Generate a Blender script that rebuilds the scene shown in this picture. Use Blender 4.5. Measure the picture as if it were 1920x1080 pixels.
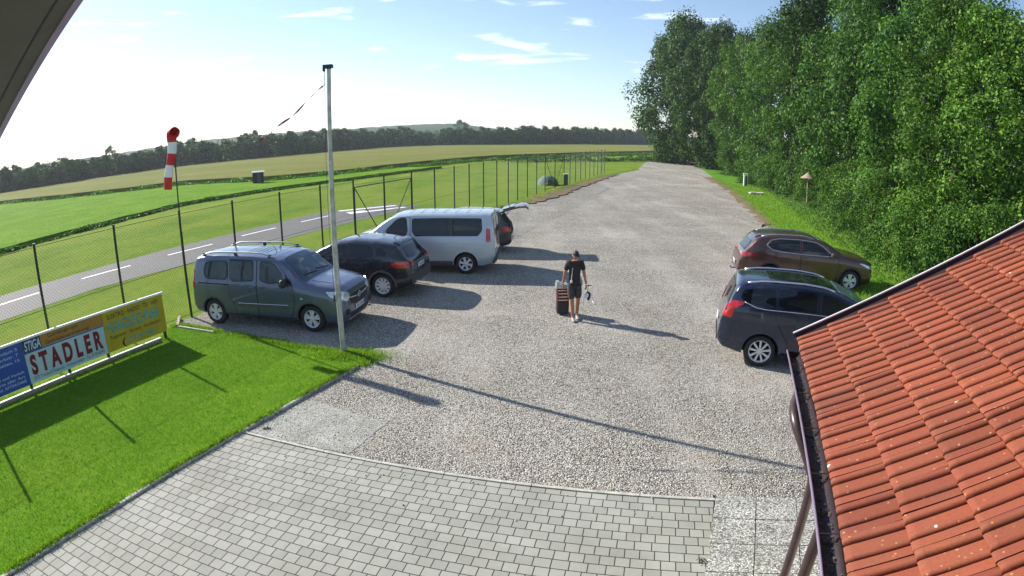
import bpy, bmesh, math, random
import numpy as np
from mathutils import Vector, Matrix
from mathutils.bvhtree import BVHTree
R = math.radians
scene = bpy.context.scene
for o in list(bpy.data.objects): bpy.data.objects.remove(o, do_unlink=True)
C = scene.collection

# ------------------------------------------------------------------ camera
CAM_H = 4.477
cd = bpy.data.cameras.new("camera")
cam = bpy.data.objects.new("camera", cd); C.objects.link(cam)
cd.type = 'PANO'                      # the wide-angle lens of a surveillance camera
cd.panorama_type = 'FISHEYE_LENS_POLYNOMIAL'
cd.sensor_width = 36.0
cd.fisheye_fov = R(170)
cd.fisheye_polynomial_k0 = 0.0
cd.fisheye_polynomial_k1 = -(1920 / 36.0) / 1079.65
cd.fisheye_polynomial_k2 = 0.0
cd.fisheye_polynomial_k3 = 0.0
cd.fisheye_polynomial_k4 = 0.0
cd.clip_start = 0.05; cd.clip_end = 8000
cam.location = (0, 0, CAM_H)
cam.rotation_euler = (R(90) - 0.2638, 0, 0)
scene.camera = cam

# ------------------------------------------------------------------ light
SUN_EL, SUN_AZ = R(30.7), R(301.0)       # azimuth clockwise from +Y
w = bpy.data.worlds.new("World"); scene.world = w; w.use_nodes = True
nt = w.node_tree; nt.nodes.clear()
def N(t, kind, **kw):
    n = t.nodes.new(kind)
    for k, v in kw.items():
        if k.startswith('i_'):
            n.inputs[k[2:].replace('_', ' ')].default_value = v
        else: setattr(n, k, v)
    return n
sky = N(nt, 'ShaderNodeTexSky', sky_type='NISHITA', sun_disc=False, sun_elevation=SUN_EL, sun_rotation=SUN_AZ,
        altitude=400, air_density=1.0, dust_density=0.3, ozone_density=2.5)
tc = N(nt, 'ShaderNodeTexCoord')
mp = N(nt, 'ShaderNodeMapping'); mp.inputs['Scale'].default_value = (2.2, 2.2, 16.0); mp.inputs['Rotation'].default_value = (0, 0.06, 0.5)
nt.links.new(tc.outputs['Generated'], mp.inputs['Vector'])
cn = N(nt, 'ShaderNodeTexNoise'); cn.inputs['Scale'].default_value = 2.3; cn.inputs['Detail'].default_value = 9; cn.inputs['Roughness'].default_value = 0.52; cn.inputs['Distortion'].default_value = 0.5
nt.links.new(mp.outputs[0], cn.inputs['Vector'])
cr = N(nt, 'ShaderNodeValToRGB'); cr.color_ramp.elements[0].position = 0.58; cr.color_ramp.elements[0].color = (0, 0, 0, 1)
cr.color_ramp.elements[1].position = 0.76; cr.color_ramp.elements[1].color = (0.75, 0.75, 0.75, 1)
nt.links.new(cn.outputs[0], cr.inputs[0])
cmix = N(nt, 'ShaderNodeMixRGB'); cmix.inputs[2].default_value = (11.5, 11.5, 11.8, 1)
nt.links.new(cr.outputs[0], cmix.inputs[0]); nt.links.new(sky.outputs[0], cmix.inputs[1])
bg = N(nt, 'ShaderNodeBackground'); bg.inputs[1].default_value = 0.095
nt.links.new(cmix.outputs[0], bg.inputs[0])
wo = N(nt, 'ShaderNodeOutputWorld'); nt.links.new(bg.outputs[0], wo.inputs[0])

sd = bpy.data.lights.new("sun", 'SUN'); sd.energy = 5.0; sd.angle = R(0.5); sd.color = (1.0, 0.93, 0.82)
sun = bpy.data.objects.new("sun", sd); C.objects.link(sun)
sdir = Vector((math.sin(SUN_AZ) * math.cos(SUN_EL), math.cos(SUN_AZ) * math.cos(SUN_EL), math.sin(SUN_EL)))
sun.rotation_euler = sdir.to_track_quat('Z', 'Y').to_euler(); sun.location = sdir * 50

scene.view_settings.view_transform = 'Standard'; scene.view_settings.look = 'None'
scene.view_settings.gamma = 1.0; scene.view_settings.use_curve_mapping = False
scene.view_settings.exposure = 0.92
scene.cycles.max_bounces = 6; scene.cycles.transparent_max_bounces = 16
scene.cycles.use_denoising = True

# ------------------------------------------------------------------ helpers
def tag(o, label=None, cat=None, group=None, kind=None):
    if label: o['label'] = label
    if cat: o['category'] = cat
    if group: o['group'] = group
    if kind: o['kind'] = kind
    return o
def empty(name, loc=(0, 0, 0), rz=0.0, label=None, cat=None, group=None):
    o = bpy.data.objects.new(name, None); C.objects.link(o)
    o.location = loc; o.rotation_euler = (0, 0, rz); o.empty_display_size = 0.2
    return tag(o, label, cat, group)
def link(name, me, parent=None, mat=None):
    o = bpy.data.objects.new(name, me); C.objects.link(o)
    if parent is not None: o.parent = parent
    if mat is not None:
        if not isinstance(mat, (list, tuple)): mat = [mat]
        for m in mat: me.materials.append(m)
    return o
class MB:
    """collects geometry for ONE mesh object"""
    def __init__(s): s.v = []; s.f = []; s.mi = []; s.m = 0; s.uv = None
    def add(s, vs, fs):
        b = len(s.v); s.v += [tuple(v) for v in vs]
        for f in fs: s.f.append([b + i for i in f]); s.mi.append(s.m)
    def box(s, c, d, rz=0.0, M=None):
        x, y, z = d[0] / 2, d[1] / 2, d[2] / 2
        vs = [Vector((a, b, e)) for a in (-x, x) for b in (-y, y) for e in (-z, z)]
        m = M if M is not None else Matrix.Rotation(rz, 3, 'Z')
        vs = [m @ v + Vector(c) for v in vs]
        s.add(vs, [(0, 1, 3, 2), (4, 6, 7, 5), (0, 4, 5, 1), (2, 3, 7, 6), (0, 2, 6, 4), (1, 5, 7, 3)])
    def tube(s, pts, r, n=8, cap=True, flat=1.0):
        pts = [Vector(p) for p in pts]; k = len(pts)
        rs = r if isinstance(r, (list, tuple)) else [r] * k
        vs = []; up = None
        for i, p in enumerate(pts):
            t = (pts[min(i + 1, k - 1)] - pts[max(i - 1, 0)])
            t = t.normalized() if t.length > 1e-9 else Vector((0, 0, 1))
            if up is None:
                up = Vector((0, 0, 1)) if abs(t.z) < 0.9 else Vector((1, 0, 0))
            a = t.cross(up)
            if a.length < 1e-4: a = t.cross(Vector((0, 1, 0)))
            a.normalize(); b = a.cross(t).normalized(); up = b
            for j in range(n):
                q = 2 * math.pi * j / n
                vs.append(p + a * math.cos(q) * rs[i] + b * math.sin(q) * rs[i] * flat)
        fs = []
        for i in range(k - 1):
            for j in range(n):
                j2 = (j + 1) % n
                fs.append((i * n + j, i * n + j2, (i + 1) * n + j2, (i + 1) * n + j))
        if cap:
            fs.append(tuple(range(n))[::-1]); fs.append(tuple((k - 1) * n + j for j in range(n)))
        s.add(vs, fs)
    def lathe(s, prof, n=24, axis='Z', c=(0, 0, 0)):
        vs = []; c = Vector(c)
        for (r, h) in prof:
            for j in range(n):
                q = 2 * math.pi * j / n
                if axis == 'Z': v = Vector((r * math.cos(q), r * math.sin(q), h))
                elif axis == 'Y': v = Vector((r * math.cos(q), h, r * math.sin(q)))
                else: v = Vector((h, r * math.cos(q), r * math.sin(q)))
                vs.append(v + c)
        fs = []
        for i in range(len(prof) - 1):
            for j in range(n):
                j2 = (j + 1) % n
                fs.append((i * n + j, i * n + j2, (i + 1) * n + j2, (i + 1) * n + j))
        s.add(vs, fs)
    def mesh(s, name, smooth=False, angle=None):
        me = bpy.data.meshes.new(name); me.from_pydata(s.v, [], s.f)
        if any(s.mi): me.polygons.foreach_set('material_index', s.mi)
        me.update()
        if smooth or angle:
            me.polygons.foreach_set('use_smooth', [True] * len(me.polygons))
            if angle: me.set_sharp_from_angle(angle=R(angle))
        return me
    def build(s, name, mat, parent=None, smooth=False, angle=None, fix=True):
        me = s.mesh(name, smooth, angle)
        if fix:
            bm = bmesh.new(); bm.from_mesh(me); bmesh.ops.recalc_face_normals(bm, faces=bm.faces); bm.to_mesh(me); bm.free()
        return link(name, me, parent, mat)
def poly_sheet(name, pts, z, mat, jitter=0.0, step=None, seed=1, thick=0.0, kind='structure'):
    """flat polygon (ngon triangulated) with an optionally ragged outline"""
    rnd = random.Random(seed); out = []
    n = len(pts)
    for i in range(n):
        a = Vector(pts[i]).to_2d(); b = Vector(pts[(i + 1) % n]).to_2d()
        L = (b - a).length; k = max(1, int(L / step)) if step else 1
        nr = Vector((-(b - a).y, (b - a).x)).normalized() if L > 0 else Vector((0, 0))
        for j in range(k):
            p = a.lerp(b, j / k)
            if jitter: p = p + nr * rnd.uniform(-jitter, jitter)
            out.append((p.x, p.y))
    bm = bmesh.new()
    vs = [bm.verts.new((x, y, z)) for x, y in out]
    f = bm.faces.new(vs)
    if f.normal.z < 0: f.normal_flip()
    if thick > 0:
        r = bmesh.ops.extrude_face_region(bm, geom=[f])
        top = [v for v in r['geom'] if isinstance(v, bmesh.types.BMVert)]
        for v in top: v.co.z += thick
    bmesh.ops.triangulate(bm, faces=bm.faces[:])
    bmesh.ops.recalc_face_normals(bm, faces=bm.faces)
    me = bpy.data.meshes.new(name); bm.to_mesh(me); bm.free()
    if thick == 0:
        for p in me.polygons:
            if p.normal.z < 0: me.flip_normals(); break
    o = link(name, me, None, mat)
    return tag(o, kind=kind)
def catmull(pts, k=6):
    P_ = [Vector(p) for p in pts]; out = []
    for i in range(len(P_) - 1):
        p0 = P_[max(i - 1, 0)]; p1 = P_[i]; p2 = P_[i + 1]; p3 = P_[min(i + 2, len(P_) - 1)]
        for j in range(k):
            t = j / k
            out.append(0.5 * ((2 * p1) + (p2 - p0) * t + (2 * p0 - 5 * p1 + 4 * p2 - p3) * t * t + (3 * p1 - p0 - 3 * p2 + p3) * t ** 3))
    out.append(P_[-1]); return out

# ------------------------------------------------------------------ materials
def newmat(name):
    m = bpy.data.materials.new(name); m.use_nodes = True
    t = m.node_tree; t.nodes.clear()
    b = N(t, 'ShaderNodeBsdfPrincipled'); o = N(t, 'ShaderNodeOutputMaterial')
    t.links.new(b.outputs[0], o.inputs[0]); return m, t, b
def setp(b, **kw):
    for k, v in kw.items():
        k = k.replace('_', ' ')
        if k in b.inputs: b.inputs[k].default_value = v
def objco(t, scale=(1, 1, 1), rot=(0, 0, 0), which='Object'):
    c = N(t, 'ShaderNodeTexCoord'); m = N(t, 'ShaderNodeMapping')
    m.inputs['Scale'].default_value = scale; m.inputs['Rotation'].default_value = rot
    t.links.new(c.outputs[which], m.inputs[0]); return m.outputs[0]
def noise(t, vec, scale, detail=4, rough=0.55):
    n = N(t, 'ShaderNodeTexNoise'); n.inputs['Scale'].default_value = scale; n.inputs['Detail'].default_value = detail
    n.inputs['Roughness'].default_value = rough
    t.links.new(vec, n.inputs['Vector']); return n.outputs[0]
def ramp(t, fac, stops):
    r = N(t, 'ShaderNodeValToRGB'); e = r.color_ramp.elements
    while len(e) > len(stops): e.remove(e[-1])
    while len(e) < len(stops): e.new(0.5)
    for i, (p, c) in enumerate(stops):
        e[i].position = p; e[i].color = (*c, 1) if len(c) == 3 else c
    t.links.new(fac, r.inputs[0]); return r.outputs[0]
def mix(t, fac, a, b, mode='MIX'):
    m = N(t, 'ShaderNodeMixRGB', blend_type=mode)
    for i, v in ((0, fac), (1, a), (2, b)):
        if isinstance(v, (int, float)): m.inputs[i].default_value = v if i == 0 else (v, v, v, 1)
        elif isinstance(v, tuple): m.inputs[i].default_value = (*v, 1) if len(v) == 3 else v
        else: t.links.new(v, m.inputs[i])
    return m.outputs[0]
def bump(t, b, h, strength=0.5, dist=0.02):
    n = N(t, 'ShaderNodeBump'); n.inputs['Strength'].default_value = strength; n.inputs['Distance'].default_value = dist
    t.links.new(h, n.inputs['Height']); t.links.new(n.outputs[0], b.inputs['Normal']); return n
def simple(name, col, rough=0.6, metal=0.0, var=0.12, scale=6.0, bmp=0.0, **kw):
    m, t, b = newmat(name); v = objco(t)
    n = noise(t, v, scale, 5)
    c2 = tuple(max(0, x * (1 - var)) for x in col); c1 = tuple(min(1, x * (1 + var)) for x in col)
    t.links.new(ramp(t, n, [(0.3, c2), (0.7, c1)]), b.inputs['Base Color'])
    setp(b, Roughness=rough, Metallic=metal, **kw)
    if bmp: bump(t, b, noise(t, v, scale * 6, 4), bmp, 0.01)
    return m
def glossy_paint(name, col, metal=0.5, rough=0.32, coat=1.0, dust=0.25):
    m, t, b = newmat(name); v = objco(t)
    n = noise(t, v, 2.2, 6, 0.6)
    d = noise(t, v, 300, 2)
    c = mix(t, ramp(t, d, [(0.45, (0, 0, 0)), (0.75, (0.5, 0.5, 0.5))]), col, tuple(min(1, x * 1.7 + 0.01) for x in col))
    dc = mix(t, ramp(t, n, [(0.4, (0, 0, 0)), (0.85, (dust,) * 3)]), c, (0.30, 0.27, 0.22))
    t.links.new(dc, b.inputs['Base Color'])
    setp(b, Metallic=metal, Roughness=rough, Coat_Weight=coat, Coat_Roughness=0.06)
    rr = ramp(t, n, [(0.3, (rough,) * 3), (0.8, (min(1, rough + 0.2),) * 3)])
    t.links.new(rr, b.inputs['Roughness'])
    return m
# -- ground materials
def mat_gravel():
    m, t, b = newmat('gravel'); v = objco(t)
    vo = N(t, 'ShaderNodeTexVoronoi'); vo.inputs['Scale'].default_value = 46; t.links.new(v, vo.inputs['Vector'])
    vo2 = N(t, 'ShaderNodeTexVoronoi'); vo2.inputs['Scale'].default_value = 60; t.links.new(v, vo2.inputs['Vector'])
    sep = N(t, 'ShaderNodeSeparateColor'); t.links.new(vo.outputs['Color'], sep.inputs[0])
    stone = ramp(t, sep.outputs[0], [(0.0, (0.15, 0.14, 0.125)), (0.22, (0.34, 0.328, 0.29)), (0.5, (0.52, 0.506, 0.455)), (0.82, (0.67, 0.655, 0.60)), (1.0, (0.88, 0.87, 0.82))])
    warm = mix(t, ramp(t, sep.outputs[1], [(0.6, (0, 0, 0)), (1, (0.5, 0.5, 0.5))]), stone, (0.50, 0.40, 0.28))
    # shade in the gaps between the stones, painted into the colour
    crev = ramp(t, vo.outputs['Distance'], [(0.35, (1, 1, 1)), (0.75, (0.22, 0.21, 0.20))])
    c = mix(t, 1.0, warm, crev, 'MULTIPLY')
    big = noise(t, v, 0.33, 6, 0.6)
    fines = mix(t, noise(t, v, 90, 3), (0.37, 0.355, 0.315), (0.53, 0.512, 0.46))
    # compacted fines in wheel tracks, running along the lot
    tv = objco(t, scale=(0.50, 0.035, 1), rot=(0, 0, R(20)))
    tr = noise(t, tv, 1.0, 5, 0.6)
    fm = mix(t, 0.5, big, tr)
    fac = ramp(t, fm, [(0.46, (0, 0, 0)), (0.66, (0.65, 0.65, 0.65))])
    c = mix(t, fac, c, fines)
    brown = ramp(t, noise(t, v, 0.9, 8, 0.7), [(0.53, (0, 0, 0)), (0.72, (0.55, 0.55, 0.55))])
    c = mix(t, brown, c, (0.27, 0.22, 0.165))
    dk = ramp(t, noise(t, v, 0.22, 5, 0.65), [(0.3, (0.74, 0.73, 0.72)), (0.65, (1.0, 1.0, 1.0))])
    c = mix(t, 1.0, c, dk, 'MULTIPLY')
    t.links.new(c, b.inputs['Base Color']); setp(b, Roughness=0.9, Specular_IOR_Level=0.25)
    inv = N(t, 'ShaderNodeMath', operation='SUBTRACT'); inv.inputs[0].default_value = 1.0; t.links.new(vo.outputs['Distance'], inv.inputs[1])
    add = N(t, 'ShaderNodeMath', operation='ADD'); t.links.new(inv.outputs[0], add.inputs[0])
    mu = N(t, 'ShaderNodeMath', operation='MULTIPLY'); mu.inputs[1].default_value = 1.2; t.links.new(sep.outputs[2], mu.inputs[0]); t.links.new(mu.outputs[0], add.inputs[1])
    fl = N(t, 'ShaderNodeMath', operation='MULTIPLY'); t.links.new(add.outputs[0], fl.inputs[0])
    iv2 = N(t, 'ShaderNodeMath', operation='SUBTRACT'); iv2.inputs[0].default_value = 1.0; t.links.new(fac, iv2.inputs[1]); t.links.new(iv2.outputs[0], fl.inputs[1])
    bump(t, b, fl.outputs[0], 0.8, 0.02)
    return m
def mat_grass(name, c_dark, c_mid, c_light, scale=1.0, stripe=None, stripe_amt=0.3, bs=0.5, bd=0.03, fine=60):
    m, t, b = newmat(name); v = objco(t)
    n1 = noise(t, v, 0.25 * scale, 6, 0.6); n2 = noise(t, v, 3.0 * scale, 5, 0.65); n3 = noise(t, v, fine, 3, 0.6)
    a = mix(t, 0.5, n1, n2); a = mix(t, 0.38, a, n3)
    c = ramp(t, a, [(0.36, c_dark), (0.5, c_mid), (0.66, c_light)])
    if stripe:
        sv = objco(t, scale=stripe[0], rot=(0, 0, stripe[1]))
        sn = noise(t, sv, 1.0, 5, 0.6)
        c = mix(t, ramp(t, sn, [(0.42, (0, 0, 0)), (0.62, (stripe_amt,) * 3)]), c, stripe[2])
    t.links.new(c, b.inputs['Base Color']); setp(b, Roughness=0.95, Specular_IOR_Level=0.03)
    hb = mix(t, 0.5, n2, n3); bump(t, b, hb, bs, bd)
    return m
def mat_leaf(name, c1, c2, c3, trans=0.22):
    m = bpy.data.materials.new(name); m.use_nodes = True; t = m.node_tree; t.nodes.clear()
    g = N(t, 'ShaderNodeNewGeometry'); r = ramp(t, g.outputs['Random Per Island'], [(0.0, c1), (0.5, c2), (1.0, c3)])
    oi = N(t, 'ShaderNodeObjectInfo')
    hs = N(t, 'ShaderNodeHueSaturation')
    mr = N(t, 'ShaderNodeMapRange'); mr.inputs[3].default_value = 0.8; mr.inputs[4].default_value = 1.2
    t.links.new(oi.outputs['Random'], mr.inputs[0]); t.links.new(mr.outputs[0], hs.inputs['Value']); t.links.new(r, hs.inputs['Color'])
    b = N(t, 'ShaderNodeBsdfPrincipled'); setp(b, Roughness=0.6, Specular_IOR_Level=0.18); t.links.new(hs.outputs[0], b.inputs['Base Color'])
    tr = N(t, 'ShaderNodeBsdfTranslucent'); tcol = mix(t, 1.0, hs.outputs[0], (1.5, 1.9, 0.6), 'MULTIPLY'); t.links.new(tcol, tr.inputs['Color'])
    ms = N(t, 'ShaderNodeMixShader'); ms.inputs[0].default_value = trans
    t.links.new(b.outputs[0], ms.inputs[1]); t.links.new(tr.outputs[0], ms.inputs[2])
    o = N(t, 'ShaderNodeOutputMaterial'); t.links.new(ms.outputs[0], o.inputs[0]); return m
def mat_asphalt(name, c1, c2):
    m, t, b = newmat(name); v = objco(t)
    n = noise(t, v, 0.5, 6, 0.6); n2 = noise(t, v, 120, 3)
    c = mix(t, 0.45, ramp(t, n, [(0.3, c1), (0.7, c2)]), ramp(t, n2, [(0.35, tuple(x * 0.6 for x in c1)), (0.7, tuple(x * 1.5 for x in c2))]))
    t.links.new(c, b.inputs['Base Color']); setp(b, Roughness=0.85); bump(t, b, n2, 0.4, 0.006); return m
def mat_paver(rz):
    m, t, b = newmat('paver_joints'); v = objco(t, rot=(0, 0, rz))
    br = N(t, 'ShaderNodeTexBrick'); br.offset = 0.42; br.offset_frequency = 2; br.squash = 1.18; br.squash_frequency = 3
    t.links.new(v, br.inputs['Vector'])
    for k, x in (('Scale', 1.0), ('Mortar Size', 0.0065), ('Mortar Smooth', 0.35), ('Bias', 0.0), ('Brick Width', 0.172), ('Row Height', 0.158)): br.inputs[k].default_value = x
    br.inputs['Color1'].default_value = (0.28, 0.285, 0.25, 1); br.inputs['Color2'].default_value = (0.345, 0.348, 0.308, 1); br.inputs['Mortar'].default_value = (0.016, 0.015, 0.012, 1)
    n = noise(t, v, 1.1, 6, 0.6); n2 = noise(t, v, 160, 3); n3 = noise(t, v, 14, 4)
    c = mix(t, 1.0, br.outputs['Color'], ramp(t, n, [(0.3, (0.80, 0.79, 0.77)), (0.7, (1.08, 1.08, 1.08))]), 'MULTIPLY')
    c = mix(t, 1.0, c, ramp(t, n2, [(0.3, (0.82, 0.82, 0.82)), (0.7, (1.15, 1.15, 1.15))]), 'MULTIPLY')
    c = mix(t, ramp(t, n3, [(0.62, (0, 0, 0)), (0.8, (0.35, 0.35, 0.35))]), c, (0.22, 0.21, 0.17))
    t.links.new(c, b.inputs['Base Color']); setp(b, Roughness=0.85)
    inv = N(t, 'ShaderNodeMath', operation='SUBTRACT'); inv.inputs[0].default_value = 1; t.links.new(br.outputs['Fac'], inv.inputs[1])
    h = mix(t, 0.15, inv.outputs[0], n2); bump(t, b, h, 0.7, 0.012)
    return m
def mat_exposed(name='exposed_aggregate', sc=60, lo=0.35, k=1.0):
    m, t, b = newmat(name); v = objco(t)
    vo = N(t, 'ShaderNodeTexVoronoi'); vo.inputs['Scale'].default_value = sc; t.links.new(v, vo.inputs['Vector'])
    sep = N(t, 'ShaderNodeSeparateColor'); t.links.new(vo.outputs['Color'], sep.inputs[0])
    c = ramp(t, sep.outputs[0], [(0, (0.05 + .18 * lo, 0.05 + .18 * lo, 0.045 + .18 * lo)), (0.3, (0.25 * k, 0.25 * k, 0.23 * k)), (0.65, (0.44 * k, 0.44 * k, 0.41 * k)), (1, (0.85 - .3 * lo, 0.85 - .3 * lo, 0.80 - .3 * lo))])
    c = mix(t, 1.0, c, ramp(t, vo.outputs['Distance'], [(0.4, (1, 1, 1)), (0.8, (0.4, 0.4, 0.38))]), 'MULTIPLY')
    c = mix(t, 1.0, c, ramp(t, noise(t, v, 2.3, 5, 0.65), [(0.3, (0.72, 0.73, 0.70)), (0.7, (1.12, 1.12, 1.12))]), 'MULTIPLY')
    t.links.new(c, b.inputs['Base Color']); setp(b, Roughness=0.85)
    bump(t, b, vo.outputs['Distance'], -0.5, 0.008); return m
def mat_tiles():
    m, t, b = newmat('clay_roof_tile'); v = objco(t)
    uv = N(t, 'ShaderNodeUVMap'); wn = N(t, 'ShaderNodeTexWhiteNoise', noise_dimensions='2D'); t.links.new(uv.outputs[0], wn.inputs['Vector'])
    base = ramp(t, wn.outputs['Value'], [(0.0, (0.155, 0.038, 0.020)), (0.5, (0.220, 0.054, 0.027)), (1.0, (0.285, 0.076, 0.036))])
    n = noise(t, v, 3.5, 7, 0.65)
    c = mix(t, ramp(t, n, [(0.40, (0, 0, 0)), (0.70, (0.5, 0.5, 0.5))]), base, (0.17, 0.066, 0.038))
    n2 = noise(t, v, 55, 5, 0.7)
    c = mix(t, ramp(t, n2, [(0.50, (0, 0, 0)), (0.70, (0.42, 0.42, 0.42))]), c, (0.085, 0.034, 0.022))
    vo = N(t, 'ShaderNodeTexVoronoi'); vo.inputs['Scale'].default_value = 20; vo.inputs['Randomness'].default_value = 1; t.links.new(v, vo.inputs['Vector'])
    sp = N(t, 'ShaderNodeSeparateColor'); t.links.new(vo.outputs['Color'], sp.inputs[0])
    gate = ramp(t, sp.outputs[0], [(0.45, (0, 0, 0)), (0.48, (1, 1, 1))]); dot = ramp(t, vo.outputs['Distance'], [(0.10, (0.75, 0.75, 0.75)), (0.17, (0, 0, 0))])
    c = mix(t, mix(t, 1.0, gate, dot, 'MULTIPLY'), c, mix(t, sp.outputs[1], (0.45, 0.20, 0.05), (0.34, 0.30, 0.18)))
    vo3 = N(t, 'ShaderNodeTexVoronoi'); vo3.inputs['Scale'].default_value = 5.0; t.links.new(v, vo3.inputs['Vector'])
    sp3 = N(t, 'ShaderNodeSeparateColor'); t.links.new(vo3.outputs['Color'], sp3.inputs[0])
    g3 = ramp(t, sp3.outputs[0], [(0.74, (0, 0, 0)), (0.76, (1, 1, 1))]); d3 = ramp(t, vo3.outputs['Distance'], [(0.055, (1, 1, 1)), (0.075, (0, 0, 0))])
    c = mix(t, mix(t, 1.0, g3, d3, 'MULTIPLY'), c, (0.72, 0.70, 0.66))
    t.links.new(c, b.inputs['Base Color']); setp(b, Roughness=0.72, Specular_IOR_Level=0.3)
    bump(t, b, n2, 0.35, 0.004); return m
def mat_glass_car(name='car_glass', tint=(0.005, 0.007, 0.010)):
    m, t, b = newmat(name); v = objco(t)
    n = noise(t, v, 1.7, 3)
    t.links.new(ramp(t, n, [(0.4, tint), (0.7, tuple(x * 2.2 for x in tint))]), b.inputs['Base Color'])
    setp(b, Roughness=0.03, IOR=1.5, Specular_IOR_Level=0.5); return m

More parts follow.
